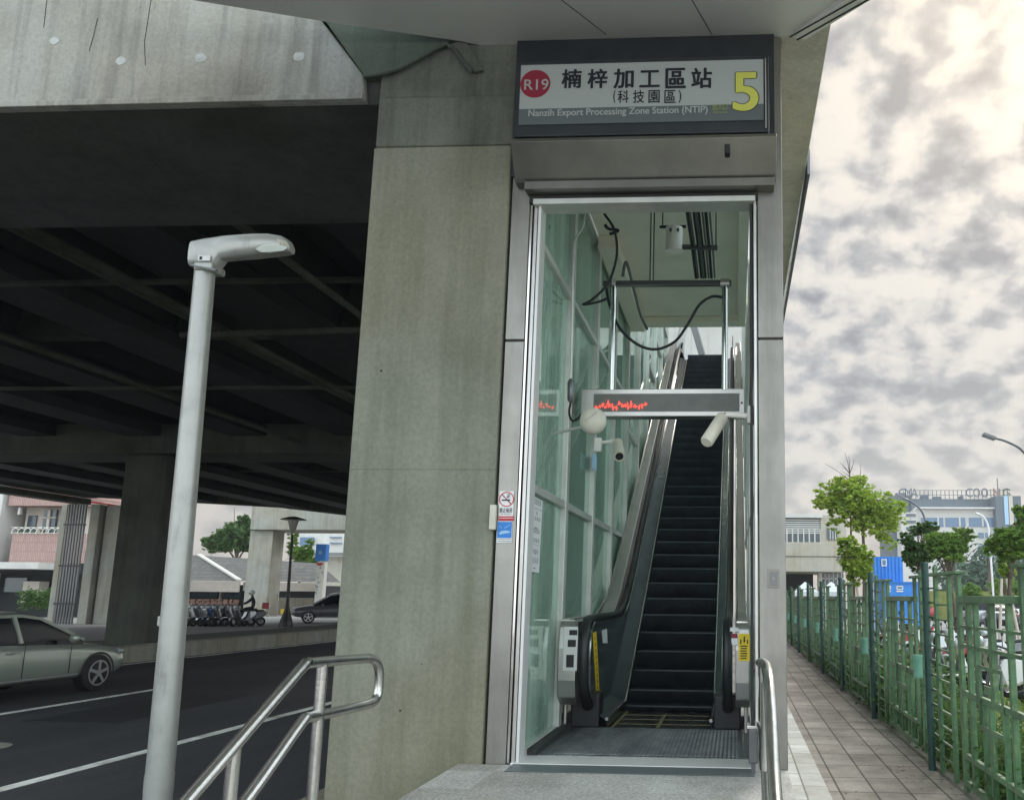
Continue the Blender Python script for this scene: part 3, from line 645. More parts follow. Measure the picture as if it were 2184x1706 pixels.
# balustrades (profile in YZ, mirrored)
def hr_path(dz=0,dy=0):
    pts=[(8.62,.62),(8.42,.74),(8.31,.92),(8.28,1.10),(8.31,1.28),(8.40,1.41),(8.56,1.47),(9.2,1.475),(10.2,1.475),(10.8,1.49),(11.3,1.62),(11.8,1.88),(12.3,2.19)]
    pts+= [(y,2.19+(y-12.3)*.66) for y in (13.5,15,17,19,20.6)]
    e=pts[-1]; pts+=[(21.4,e[1]+.38),(22.4,e[1]+.52),(23.2,e[1]+.5)]
    return pts
for s_,xc,xi,nm in ((-1,-1.45,-1.27,'left'),(1,-.075,-.24,'right')):
    pth=[Vector((xc,y,z)) for y,z in hr_path()]
    pth=bez(pth,72)
    # belt: flattened tube
    mb=MB(); mb.tube([Vector((0,p.y,p.z)) for p in pth],.038,12); mb.v=[(xc+v[0]*1.25,v[1],v[2]) for v in mb.v]
    mb.build('handrail','rubber',es,smooth=True)
    # panel under the belt
    up=[(p.y,p.z-.03) for p in pth if p.y>=8.28][6:]
    inner=[(8.66,.70),(8.50,.86),(8.44,1.10),(8.47,1.28),(8.56,1.40)]
    lo=[(p[0],nose(p[0])+.17) for p in reversed(up) if p[0]>9]
    poly=[(8.70,.66)]+inner+[u for u in up if u[0]>8.58]+lo
    MB().prism(poly,0,xc-.012,xc+.012).build('balustrade_panel','navyp',es)
    # bright guide strip round the panel
    rim=[(8.74,.60),(8.52,.72),(8.40,.90),(8.37,1.10),(8.40,1.27),(8.50,1.385),(8.62,1.43)]+[(p.y,p.z-.045) for p in pth if p.y>8.7]
    mb=MB(); mb.tube([(xc-s_*.045,y,z) for y,z in rim],.012,6); mb.build('guide_strip','chrome',es,smooth=True)
    # inner deck and bright skirt line
    ys=[8.70,9.2,9.8,10.14,10.5,10.8,11.14,12.3,14,16,18,20,21.5]
    mb=MB()
    for a,b in zip(ys,ys[1:]):
        za,zb_=nose(a)+.09,nose(b)+.09
        mb.add([(xi,a,za),(xi,b,zb_),(xc,b,zb_+.09),(xc,a,za+.09),(xi,a,za-.3),(xi,b,zb_-.3)],[(0,1,2,3),(0,4,5,1)])
    mb.build('skirt_deck','navyp',es)
    mb=MB(); mb.tube([(xi,y,nose(y)+.10) for y in ys],.017,8); mb.build('skirt_trim','chrome',es,smooth=True)
    # newel casing and outer deck in steel
    xo=-1.70 if s_<0 else .135; x0,x1=sorted((xo,xc+s_*.075))
    cas=[(8.34,.74),(8.30,.90),(8.295,1.2),(8.34,1.40),(8.40,1.45),(10.3,1.45),(10.9,1.50),(11.4,1.72),(12.3,2.28),(21.4,8.2),(21.4,7.2),(12.3,1.3),(10.4,.66),(8.45,.66)]
    MB().prism(cas,0,x0,x1).build('newel_casing','steel',es,bevel=.012)
    mb=MB(); mb.tube([(x0+.02,8.33,1.462),(x1-.02,8.33,1.462)],.012,6); mb.tube([(x0+.02,8.33,1.462),(x0+.02,10.3,1.462),(x0+.02,11.3,1.70),(x0+.02,12.3,2.31),(x0+.02,21,7.95)],.010,6); mb.build('casing_trim','chrome',es,smooth=True)
    b0,b1=(-1.635,-1.345) if s_<0 else (-.216,.055)
    B(b0,b1,8.70,8.98,.41,.74).build('newel_base','rubber',es,bevel=.02)
    MB().tube([(xo-s_*.03,8.6,.41),(xo-s_*.03,8.6,.72)],.022,8).build('bracket_post','steel',es,smooth=True)
# control windows on left casing
for (xa,xb,ya,yb) in ((1214,1231.5,1343,1354),(1210.5,1228.5,1364,1379),(1207,1224,1396,1422.5)):
    a,b=P(xa,yb,Y=8.285),P(xb,ya,Y=8.285); B(a.x,b.x,8.283,8.30,a.z,b.z).build('indicator_window','black',es,bevel=.002)
a,b=P(1200,1430,Y=8.29),P(1233,1336,Y=8.29); B(a.x,b.x,8.288,8.30,a.z,b.z).build('control_plate','alu',es,bevel=.002)
# yellow caution strip and white label on left panel
xx=-1.45+.016
q=[P(1264,1349,X=xx),P(1272,1346,X=xx),P(1279,1474,X=xx),P(1271.5,1483,X=xx)]
MB().quad(*q).build('caution_strip','yellow',es)
tk=MB()
for k in range(9):
    c=q[0].lerp(q[3],(k+1)/10.0).lerp(q[1].lerp(q[2],(k+1)/10.0),.5); tk.box(xx+.001,xx+.003,c.y-.012,c.y+.012,c.z-.016,c.z+.016)
tk.build('caution_characters','ink',es)
q=[P(1283.5,1344,X=xx),P(1294.5,1340,X=xx),P(1296,1371,X=xx),P(1286,1371,X=xx)]
MB().quad(*q).build('panel_label','plate',es)
# yellow notice and small label on right casing
def front(xa,xb,ya,yb,m,par,Y,name='label'):
    a,b=P(xa,yb,Y=Y),P(xb,ya,Y=Y); return B(a.x,b.x,Y,Y+.004,a.z,b.z).build(name,m,par)
YN=8.286
front(1575,1599,1351,1409,'yellow',es,YN,'yellow_notice')
mk=MB()
for k in range(6):
    a=P(1579+(k%2),1376+k*5.2,Y=YN-.002); b=P(1594-(k%3),1378.4+k*5.2,Y=YN-.002); mk.box(a.x,b.x,YN-.0025,YN-.0005,b.z,a.z)
for (px,py,s_) in ((1580,1367,1),(1587.5,1362,1.3),(1594.5,1367,.9)):
    c=P(px,py,Y=YN-.002); disc(mk,(c.x,YN-.0022,c.z+.012*s_),.007*s_,n=10); mk.box(c.x-.006*s_,c.x+.006*s_,YN-.0025,YN-.0005,c.z-.025*s_,c.z+.005)
mk.build('notice_print','ink',es)
front(1557,1575,1338,1346,'plate',es,YN,'maker_plate'); front(1560,1573,1351,1360,'red',es,YN,'red_label'); front(1560,1573,1361,1375,'plate',es,YN,'white_label')
#@@FITTINGS
# ---------------------------------------------------------------- small fittings round the entrance
# no-smoking sign
def flat(name,label,cat,pts,Y,m,th=.004):
    a=P(pts[0],pts[3],Y=Y); b=P(pts[2],pts[1],Y=Y); o=thing(name,label,cat,((a.x+b.x)/2,Y,a.z)); B(a.x,b.x,Y,Y+th,a.z,b.z).build('plate',m,o,bevel=.001); return o
YS=YF-.008
ns=flat('no_smoking_sign','white no-smoking sign with red bands on the left steel column','sign',(1063,1047,1096.5,1110),YS,'plate')
c=P(1080.5,1064.5,Y=YS-.002); r=.062
disc(MB(),(c.x,YS-.002,c.z),r,r2=r*.87).build('ring','brightred',ns)
MB().bar((c.x-r*.66,YS-.003,c.z+r*.66),(c.x+r*.62,YS-.003,c.z-r*.62),.008,.001,up=(0,1,0)).build('slash','red',ns)
mb=MB(); mb.box(c.x-r*.62,c.x+r*.5,YS-.0045,YS-.0035,c.z-.012,c.z-.002); 
for t_ in (0,.012): mb.tube([(c.x+r*.15+t_,YS-.003,c.z+.01),(c.x+r*.0+t_,YS-.003,c.z+.022),(c.x+r*.25+t_,YS-.003,c.z+.03),(c.x+r*.12+t_,YS-.003,c.z+.045)],.0022,5)
mb.build('cigarette','ink',ns)
a,b=P(1065,1093,Y=YS-.002),P(1093,1083,Y=YS-.002); text('禁止吸菸',a.x,b.x,a.z,b.z-a.z,YS-.002,'ink',ns,bold=.012)
a,b=P(1068,1097,Y=YS-.002),P(1090,1095,Y=YS-.002); text('NO SMOKING',a.x,b.x,a.z,b.z-a.z,YS-.002,'ink',ns)
for ya,yb in ((1100.5,1103.5),(1105,1110)):
    a,b=P(1063,yb,Y=YS-.001),P(1096,ya,Y=YS-.001); B(a.x,b.x,YS-.0015,YS-.0003,a.z,b.z).build('red_band','brightred',ns)
bs=flat('blue_notice','small blue picture notice below the no-smoking sign','sign',(1059,1111.5,1093,1157),YS,'plate')
a,b=P(1060,1147,Y=YS-.001),P(1092,1112.5,Y=YS-.001); B(a.x,b.x,YS-.002,YS-.0004,a.z,b.z).build('blue_panel','blue',bs)
mb=MB(); c=P(1075,1134,Y=YS-.003); 
mb.prism([(c.x-.045,c.z-.01),(c.x-.02,c.z+.008),(c.x+.02,c.z+.012),(c.x+.05,c.z+.004),(c.x+.05,c.z-.006),(c.x-.0,c.z-.014),(c.x-.03,c.z-.022)],1,YS-.0034,YS-.0024)
mb.bar((c.x+.0,YS-.003,c.z+.03),(c.x+.05,YS-.003,c.z+.06),.004,.001,up=(0,1,0)); mb.bar((c.x-.04,YS-.003,c.z+.05),(c.x-.02,YS-.003,c.z+.03),.004,.001,up=(0,1,0))
mb.build('hand_picture','skyblue',bs)
for ya in (1149.5,1153.5): a,b=P(1061,ya+1,Y=YS-.001),P(1090,ya,Y=YS-.001); B(a.x,b.x,YS-.0015,YS-.0003,a.z,b.z).build('text_line','signg',bs)
a,b=P(1042,1129,Y=YF-.05),P(1058,1076,Y=YF-.05)
jb=tag(B(a.x,b.x,YF-.05,YF-.004,a.z,b.z).build('junction_box','cream',bevel=.006),'plain cream box on the pier edge beside the no-smoking sign','box')
# long white notice on the first glass pane
XN=XW-.016
q=[P(1135.5,1057,X=XN),P(1157.5,1068,X=XN),P(1149.5,1221,X=XN),P(1129,1218.5,X=XN)]
gn=thing('paper_notice','long white paper notice taped inside the first green glass pane','notice',q[3])
MB().add([*q,*[v-Vector((.003,0,0)) for v in q]],[(0,1,2,3),(7,6,5,4),(0,4,5,1),(1,5,6,2),(2,6,7,3),(3,7,4,0)]).build('sheet','plate',gn)
rg=random.Random(3)
for t0,h_,w_ in ((.02,.07,.8),(.135,.004,1),(.15,.004,1),(.19,.035,.2),(.26,.045,.8),(.40,.02,.35),(.425,.05,.75),(.55,.05,.75),(.63,.004,.8),(.70,.05,.7),(.72,.05,.1),(.81,.005,.85),(.83,.035,.75),(.875,.004,.7),(.94,.015,.3)):
    n_=max(1,int(w_*6)); mb=MB()
    for j in range(n_):
        u0=.5-w_/2+w_*j/n_; u1=u0+w_/n_*(.75 if h_>.01 else 1)
        def pt(u,t): 
            a=q[0].lerp(q[3],t); b=q[1].lerp(q[2],t); return a.lerp(b,u)+Vector((.001,0,0))
        if h_>.03:
            for tt in (0,.4,.8): mb.quad(pt(u0,t0+h_*tt),pt(u1,t0+h_*tt),pt(u1,t0+h_*(tt+.2)),pt(u0,t0+h_*(tt+.2)))
        else: mb.quad(pt(u0,t0),pt(u1,t0),pt(u1,t0+h_),pt(u0,t0+h_))
    mb.build('printed_line','signg',gn)
# intercom on right column
a,b=P(1637.5,1253,Y=YF-.012),P(1662,1214,Y=YF-.012)
ic=thing('call_box','small steel call plate with round button on the right steel column','intercom',((a.x+b.x)/2,YF,a.z))
B(a.x,b.x,YF-.010,YF-.001,a.z,b.z).build('plate','hood',ic,bevel=.002); B(a.x+.016,b.x-.016,YF-.014,YF-.009,a.z+.02,b.z-.02).build('inset','greyp',ic,bevel=.002)
c=(a+b)/2; MB().tube([(c.x,YF-.022,c.z),(c.x,YF-.012,c.z)],.014,14)  .build('button','hood',ic,smooth=True)
# small grey unit at floor level near the right jamb
a=P(1600,1628,Y=6.72)
gu=thing('wall_unit','small grey electrical unit low down by the right jamb','box',(a.x,6.75,.45))
B(.10,.17,6.70,6.84,.47,.72).build('body','greyp',gu,bevel=.01); B(.085,.175,6.69,6.85,.721,.745).build('lid','chrome',gu,bevel=.004)
B(.12,.15,6.72,6.80,.40,.469).build('foot','greyp',gu)

# ---------------------------------------------------------------- hanging display and its rig (at depth 9)
YH=9.0
def H(x,y,Y=YH): return P(x,y,Y=Y)
rg_=thing('hanger_frame','galvanised hanging frame carrying the display under the ceiling','frame',(H(1430,605).x,YH,H(1430,605).z))
a,b=H(1286,606),H(1560,604); MB().bar(a,b,.06,.06).build('crossbar','greyp',rg_,bevel=.006)
for x in (1384,1391): MB().tube([H(x+2,606),Vector((H(x+2,606).x,YH,ZC))],.007,6).build('hanger_rod','black',rg_)
a=H(1310,610); MB().tube([(a.x-.02,YH,a.z+.03),(a.x+.02,YH,a.z+.03)],.05,10).build('clamp','steel',rg_,smooth=True)
a=H(1546,610); MB().tube([(a.x-.05,YH,a.z+.03),(a.x+.05,YH,a.z+.03)],.055,10).build('clamp','steel',rg_,smooth=True)
ld=thing('led_display','slim grey hanging display with red scrolling lights','display',H(1425,860))
for x in (1309,1546):
    a=H(x,612); b=H(x,832); MB().tube([(a.x,YH,a.z),(a.x,YH,b.z)],.033,14).build('hanging_pole','chrome',ld,smooth=True)
a,b=H(1262,889),H(1588,829); za,zb_=a.z,b.z
B(a.x-.12,b.x,YH-.02,YH+.16,za,zb_).build('case','steel',ld,bevel=.008)
c,d=H(1266,879),H(1577,840); B(c.x,d.x,YH-.026,YH-.018,c.z,d.z).build('screen','leddark',ld)
mb=MB(); rg=random.Random(5); x=1269
while x<1378:
    wd=rg.uniform(3,9); y0=rg.uniform(862,868); 
    pts=[H(x,y0,YH-.03),H(x+wd*.4,y0+rg.uniform(-5,5),YH-.03),H(x+wd*.7,y0+rg.uniform(-4,4),YH-.03),H(x+wd,y0+rg.uniform(-3,3),YH-.03)]
    mb.tube(pts,.0048,5); mb.tube([pts[1]+Vector((0,0,.02)),pts[2]-Vector((.005,0,.018))],.0045,5); x+=wd+rg.uniform(.3,3)
mb.build('lit_characters','led',ld)
a=H(1582,859,YH-.024); MB().tube([(a.x,YH-.028,a.z),(a.x,YH-.018,a.z)],.012,10).build('screw','black',ld)
# conduits over the crossbar, running to the front wall
cd=thing('cable_ladder','bundle of parallel conduits on a hanging bracket below the ceiling','conduit',H(1500,596))
zc_=H(1500,600).z+.06
for k,x in enumerate((1484,1489,1495,1500,1505,1511,1517,1524)):
    a=H(x,598); MB().tube([(a.x,YH+.05,zc_),(a.x+.0,8.2,zc_),(a.x-.01,7.2,zc_+.01)],.0105 if k%3 else .016,7).build('conduit','signg' if k%2 else 'black',cd,smooth=True)
a,b=P(1456,527,Y=8.2),P(1530,529,Y=8.2); MB().bar(a,b,.05,.035).build('bracket','greyp',cd)
for x in (1527,): q=P(x,527,Y=8.2); MB().tube([q,(q.x,q.y,ZC)],.007,6).build('hanger_rod','black',cd)
dr=thing('ceiling_lamp','white drum lamp hanging beside the conduits','lamp',P(1438,540,Y=8.2))
a=P(1438,487,Y=8.2); b=P(1438,535,Y=8.2); MB().tube([(a.x,8.2,a.z),(a.x,8.2,b.z),(a.x,8.2,b.z-.012)],[.088,.088,.094],28).build('drum','white',dr,smooth=True)
mb=MB(); mb.tube([(a.x,8.2,b.z-.013),(a.x,8.2,b.z-.016)],.072,24); mb.build('diffuser','ceilw',dr)
MB().bar((a.x-.15,8.2,a.z+.015),(a.x+.12,8.2,a.z+.015),.03,.02).build('bracket','black',dr); MB().tube([(a.x-.12,8.2,a.z+.02),(a.x-.12,8.2,ZC)],.006,6).build('hanger_rod','black',dr)
for dx in (-.03,.045): B(a.x+dx-.012,a.x+dx+.012,8.108,8.118,a.z-.075,a.z-.04).build('label_mark','signg',dr)
# cables
def cable(label,pts,r=.014,m='cable',name='cable'):
    return tag(MB().tube(bez(pts,36),r,8).build(name,m,smooth=True),label,'cable')
cable('thick black cable sagging in a loop behind the display poles',[H(1291,600),H(1300,650),H(1322,700),H(1360,735),H(1400,745),H(1440,728),H(1468,690),H(1492,650),H(1518,633),H(1541,634)],.016)
cable('black cable running down beside the glass wall to the frame end',[H(1288,455,8.7),H(1310,490,8.7),H(1316,540,8.8),H(1304,590,8.9),H(1292,612,8.9),H(1262,640,8.9),H(1243,650,8.9),H(1276,644,8.9),H(1297,636,8.9)],.014)
cable('short black cable bent against the left mullion',[H(1290,480,8.8),H(1298,488,8.8),H(1318,492,8.8),H(1300,500,8.8)],.018)
cable('thin grey conduit dropping down the first mullion',[P(1248,428,Y=7.9),P(1246,470,Y=7.9),P(1240,490,Y=7.9),P(1226,512,Y=7.9),P(1223,540,Y=7.9),P(1220,700,Y=7.9),P(1217,812,Y=7.9)],.011,'frame','conduit')
jn=tag(MB().tube([P(1217,808,Y=7.9),P(1217,816,Y=7.9),P(1217,852,Y=7.9),P(1217,858,Y=7.9)],[.015,.032,.032,.015],12).build('cable_joint','greyp',smooth=True),'grey cylindrical cable joint at the end of the thin conduit','joint')
cable('black lead curling from the cable joint to the dome camera',[P(1217,858,Y=7.9),P(1214,880,Y=7.85),P(1220,897,Y=7.8),P(1232,893,Y=7.7),P(1238,885,Y=7.65)],.011)
cable('fat black cable running down inside the right jamb',[P(1606,436,Y=7.3),P(1607,560,Y=7.3),P(1606,700,Y=7.3),P(1603,800,Y=7.3),P(1601,872,Y=7.2)],.016)
cable('bent dark conduit hanging near the left edge of the ceiling',[P(1328,590,Y=10.2),P(1336,560,Y=10.2),P(1352,618,Y=10.6),P(1366,670,Y=10.9),P(1380,702,Y=11.2)],.02,'greyp','conduit')
# round camera
dc=thing('dome_camera','round cream camera housing on the left mullion under the display','camera',P(1265,898,Y=7.6))
c=P(1265,898,Y=7.6); MB().sphere(c,.125,24,16,(1,.8,1)).build('housing','cream',dc,smooth=True)
d=c+Vector((.01,-.012,.03)); 
MB().tube([c+Vector((-.06,-.09,-.015)),c+Vector((0,-.104,.02)),c+Vector((.045,-.085,.07))],.002,5).build('seam','signg',dc)
MB().tube([(XW+.02,7.75,c.z-.09),(c.x-.05,7.65,c.z-.03)],.014,8).build('bracket','frame',dc)
# bullet camera lower left
b2=thing('bullet_camera','small white tube camera pointing down beside the left glass wall','camera',P(1320,950,Y=8.35),)
a,b=P(1318,940,Y=8.35),P(1321,975,Y=8.2); a=P(1317,944,Y=8.42); b=P(1321,973,Y=8.18); ax=(b-a).normalized()
MB().tube([a-ax*.01,a,b],[.035,.052,.056],18).build('body','cream',b2,smooth=True)
MB().tube([b+ax*.001,b+ax*.006],.040,18).build('lens','cglass',b2); MB().tube([b-ax*.01,b+ax*.005],.056,18,False).build('hood','cream',b2,smooth=True)
e=P(1278,944,Y=8.4); MB().tube([e,a+Vector((0,0,.02))],.016,8).build('arm','white',b2,smooth=True)
B(e.x-.05,e.x+.02,8.38,8.46,e.z-.09,e.z+.05).build('mount','white',b2,bevel=.004)
bt=thing('bullet_camera','larger white tube camera slanting down from the right jamb','camera',P(1545,885,Y=7.05))
a=P(1541,890,Y=7.15); b=P(1506,944,Y=6.95); ax=(b-a).normalized()
MB().tube([a-ax*.02,a-ax*.0,a+ax*.03,b-ax*.02,b],[.035,.052,.056,.056,.045],20).build('body','cream',bt,smooth=True)
j=P(1548,884,Y=7.12); MB().tube([a-ax*.03,j],.02,8).build('joint','greyp',bt,smooth=True)
k_=P(1594,887,Y=7.1); MB().tube([j,k_],.024,12).build('arm','white',bt,smooth=True)
B(k_.x-.0,k_.x+.055,7.03,7.14,k_.z-.075,k_.z+.075).build('mount','white',bt,bevel=.005)
MB().tube([(k_.x+.028,7.02,k_.z+.01),(k_.x+.028,7.035,k_.z+.01)],.013,10).build('bolt','steel',bt,smooth=True)
# pale card on mullion
q=[P(1269,962,X=XW+.035),P(1283,968,X=XW+.035)]
a=P(1265,965,X=XW+.05); b=P(1279,1010,X=XW+.05); cd_=tag(B(XW+.04,XW+.046,a.y,a.y+.30,b.z,a.z).build('hanging_card','skyblue'),'pale blue card hanging below the small white camera','card')

# ---------------------------------------------------------------- handrails
hl=thing('handrail','polished steel double handrail in front of the concrete pier','handrail',(-2.28,4.6,0))
X=-2.28
def hp(x,y): return P(x,y,X=X)
upper=[hp(330,1786),hp(400,1706),hp(640,1428),hp(652,1417),hp(668,1413),hp(775,1404),hp(795,1406),hp(806,1418),hp(809,1440),hp(806,1478),hp(798,1495),hp(782,1502)]
MB().tube(bez(upper,80),.029,14).build('upper_rail','rail',hl,smooth=True)
lower=[hp(440,1806),hp(525,1706),hp(640,1545),hp(656,1530),hp(690,1523),hp(782,1502)]
MB().tube(bez(lower,60),.029,14).build('lower_rail','rail',hl,smooth=True)
a=hp(688,1416); MB().tube([(X,a.y,.0),(X,a.y,a.z)],.03,14).build('post','rail',hl,smooth=True)
a=hp(500,1596); MB().tube([(X,a.y,.0),(X,a.y,a.z)],.03,14).build('post','rail',hl,smooth=True)
hr=thing('handrail','steel handrail with rounded end at the right of the platform','handrail',(.19,5.6,.4))
X=.19
up=[P(1690,2090,X=X),P(1662,1800,X=X),P(1650,1640,X=X),P(1642,1480,X=X),P(1637,1430,X=X),P(1630,1416,X=X),P(1621,1412,X=X),P(1613,1420,X=X),P(1613,1450,X=X),P(1615,1520,X=X),P(1621,1545,X=X),P(1631,1590,X=X),P(1640,1800,X=X)]
MB().tube(bez(up,80),.034,14).build('rail','rail',hr,smooth=True)
a=P(1622,1545,X=X); MB().tube([(X,5.55,.4),(X,5.55,1.17)],.03,14).build('post','rail',hr,smooth=True)
#@@STREET
# ---------------------------------------------------------------- near street lamp
sp_=thing('street_lamp','grey street lamp with flat modern head in front of the viaduct','street lamp',(-4.32,6.5,0))
lb=P(336,1706,Y=6.5); lt=P(437.5,575,Y=6.5); d=(lt-lb)/(lt.z-lb.z); base=lb-d*(lb.z)
MB().tube([base,base+d*.1,lb+d*.2,lt],[.100,.099,.097,.079],28).build('pole','lamp',sp_,smooth=True)

c=lb+d*.06; MB().tube([c,c+d*.13],.1005,28).build('band','lamp',sp_,smooth=True)
# lamp head: lofted along the arm
yy=6.5
def hpnt(x,y): q=P(x,y,Y=yy); return q.x,q.z
prof=[(409,524,562,.06),(413,516,569,.10),(440,511,573,.12),(456,509,577,.125),(470,507,578,.135),(482,506,566,.15),(520,504,561,.17),(548,503,558,.18),(580,503,553,.18),(605,507,549,.165),(618,514,546,.13),(624,526,543,.08)]
rings=[];NR=14
for (x,yt,yb,hw) in prof:
    xt,zt_=hpnt(x,yt); xb,zb_=hpnt(x,yb); cz=(zt_+zb_)/2; hh=(zt_-zb_)/2; hw*=.55; k_=1 if x<475 else .84; cz+=hh*(1-k_); hh*=k_
    rings.append([(xt,yy+hw*math.copysign(abs(math.cos(2*PI*k/NR))**.6,math.cos(2*PI*k/NR)),cz+hh*math.copysign(abs(math.sin(2*PI*k/NR))**.7,math.sin(2*PI*k/NR))) for k in range(NR)])
mb=MB(); mb.add([v for r in rings for v in r],[(i*NR+k,i*NR+(k+1)%NR,(i+1)*NR+(k+1)%NR,(i+1)*NR+k) for i in range(len(rings)-1) for k in range(NR)]+[tuple(range(NR)),tuple(range((len(rings)-1)*NR,len(rings)*NR))])
mb.build('lamp_head','lamp',sp_,smooth=True)
# lens on the underside, tilted to viewer
q=[P(x,y,Y=yy-z_) for x,y,z_ in ((545,531,.112),(560,522,.112),(600,519,.105),(613,528,.10),(604,535,.10),(574,539,.108),(556,538,.11))]
MB().quad(*q).build('lens','lampl',sp_)
mb=MB()
for k in range(5): a=P(592+k*4.5,509+k*1.6,Y=yy-.116+.008*k); b=P(597+k*4.8,521+k*1.6,Y=yy-.116+.008*k); mb.bar(a,b,.008,.008)
mb.build('cooling_fin','cream',sp_)
a=P(422,551,Y=yy-.092); B(a.x,a.x+.1,yy-.088,yy-.08,a.z-.02,a.z+.025).build('sticker','plate',sp_); B(a.x+.012,a.x+.034,yy-.090,yy-.0885,a.z-.012,a.z+.016).build('sticker_mark','ink',sp_)
MB().bar(P(409,566,Y=yy-.1),P(462,577,Y=yy-.1),.03,.012).build('collar','greyp',sp_)
B(a.x-.03,a.x+.13,yy-.1,yy+.1,a.z-.1,a.z-.03).build('socket','lamp',sp_,bevel=.02)
c=lb+d*1.3; B(c.x-.115,c.x-.09,yy-.03,yy+.02,c.z-.03,c.z+.05).build('inspection_clip','lamp',sp_,bevel=.01)

# ---------------------------------------------------------------- vehicles
def car(label,paint,kind='sedan',name='parked_car',group=None,plate=None):
    """length along +Y (front), origin at centre on the ground"""
    r=thing(name,label,'car',(0,0,0),group); Lh=2.3; W=.90
    if kind=='sedan': prof=[(-2.32,.55,.80),(-2.25,.30,.98),(-1.75,.24,1.04),(-1.05,.22,1.00),(0,.22,.96),(.75,.22,.94),(1.3,.22,.90),(1.9,.24,.82),(2.22,.28,.70),(2.34,.42,.58)]; gh=[(-1.85,1.02),(-1.25,1.36),(-.65,1.45),(.0,1.46),(.35,1.40),(1.15,.95)]
    else: prof=[(-2.25,.6,.95),(-2.2,.38,1.08),(-1.7,.30,1.10),(-1,.28,1.08),(0,.28,1.06),(.8,.28,1.04),(1.3,.28,1.00),(1.85,.32,.94),(2.15,.36,.84),(2.28,.5,.70)]; gh=[(-2.1,1.08),(-1.85,1.52),(-1.0,1.66),(.0,1.66),(.4,1.58),(1.2,1.04)]
    n=10; rings=[]
    for (y,zl,zh) in prof:
        k=1-.22*max(0,(abs(y)-1.7)/.65)**2; wd=W*k; zs=zh-zl; ring=[]
        for (u,v) in ((0,0),(.75,0),(.94,.08),(1,.3),(1.0,.6),(.965,.85),(.88,.97),(.6,1.0),(0,1.02)): ring.append((wd*u,y,zl+zs*v))
        full=ring+[(-x,yy_,z) for x,yy_,z in reversed(ring[1:-1])]; rings.append(full)
    m_=len(rings[0]); mb=MB(); mb.add([v for q in rings for v in q],[(i*m_+k,i*m_+(k+1)%m_,(i+1)*m_+(k+1)%m_,(i+1)*m_+k) for i in range(len(rings)-1) for k in range(m_)]+[tuple(range(m_)),tuple(range((len(rings)-1)*m_,len(rings)*m_))])
    body=mb.build('body',paint,r,smooth=True,subsurf=1)
    # greenhouse
    rings=[]; 
    for (y,z) in gh:
        zb_=1.0 if kind!='sedan' else .93; t=(z-zb_)/(max(g[1] for g in gh)-zb_); wd=.80-.17*t
        rings.append([(.80,y,zb_-.06),(.80-.05*t,y,zb_+(z-zb_)*.3),(wd,y,zb_+(z-zb_)*.9),(wd-.12,y,z+.0),(0,y,z+.02*t),(-(wd-.12),y,z),(-wd,y,zb_+(z-zb_)*.9),(-(.80-.05*t),y,zb_+(z-zb_)*.3),(-.80,y,zb_-.06)])
    m_=9; mb=MB(); mb.add([v for q in rings for v in q],[(i*m_+k,i*m_+k+1,(i+1)*m_+k+1,(i+1)*m_+k) for i in range(len(rings)-1) for k in range(m_-1)])
    mb.build('windows','cglass',r,smooth=True)
    # roof skin and pillars
    mb=MB(); mid=[g for g in rings if g[4][2]>max(x[1] for x in gh)-.13]
    for a,b in zip(mid,mid[1:]):
        for k in (2,3,4,5): mb.quad(*[Vector(v)+Vector((0,0,.012)) for v in (a[k],a[k+1],b[k+1],b[k])])
    mb.build('roof',paint,r,smooth=True)
    for s_ in (-1,1):
        mb=MB()
        for a,b in zip(rings,rings[1:]):
            p,q_=(a[2] if s_>0 else a[6]),(b[2] if s_>0 else b[6]); mb.bar(Vector(p)+Vector((s_*.008,0,0)),Vector(q_)+Vector((s_*.008,0,0)),.03,.05)
        yb=-.12; zt=max(x[1] for x in gh); mb.bar((s_*.80,yb,.95),(s_*.655,yb-.04,zt-.06),.03,.06,up=(0,1,0)); mb.bar((s_*.80,-1.25,.98),(s_*.66,-1.1,zt-.07),.03,.09,up=(0,1,0))
        mb.build('side_pillars',paint,r)
    for s_ in (-1,1): 
        for yb in (.78,-.15,-1.1): MB().bar((s_*(W+.001),yb,.38),(s_*(W+.001),yb,.92),.006,.010,up=(0,1,0)).build('door_gap','black',r)
    for s_ in (-1,1):
        for y in (1.42,-1.38):
            w_=thing('x','','',(s_*.80,y,.33)); bpy.data.objects.remove(w_)
            t_=MB(); t_.tube([(s_*.70,y,.33),(s_*.73,y,.33),(s_*.90,y,.33),(s_*.925,y,.33)],[.28,.33,.33,.29],28); wheel=t_.build('wheel','tyre',r,smooth=True)
            rm=MB()
            for k in range(5):
                a=2*PI*k/5+.3; rm.bar((s_*.932,y+.04*math.cos(a),.33+.04*math.sin(a)),(s_*.932,y+.215*math.cos(a),.33+.215*math.sin(a)),.055,.02,up=(1,0,0))
            rm.tube([(s_*.925,y,.33),(s_*.94,y,.33)],.05,12)
            nn=24; rr1,rr2=.235,.205
            rm.add([(s_*.932,y+rr*math.cos(2*PI*k/nn),.33+rr*math.sin(2*PI*k/nn)) for rr in (rr1,rr2) for k in range(nn)],[(k,(k+1)%nn,nn+(k+1)%nn,nn+k) for k in range(nn)])
            rm.build('rim','rim',wheel)
            ar=MB(); nn=16; ar.add([(s_*(W+.012),y+rr*math.cos(PI*k/nn),.33+rr*math.sin(PI*k/nn)) for rr in (.345,.385) for k in range(nn+1)],[(k,k+1,nn+2+k,nn+1+k) for k in range(nn)]); ar.build('wheel_arch','black',r)
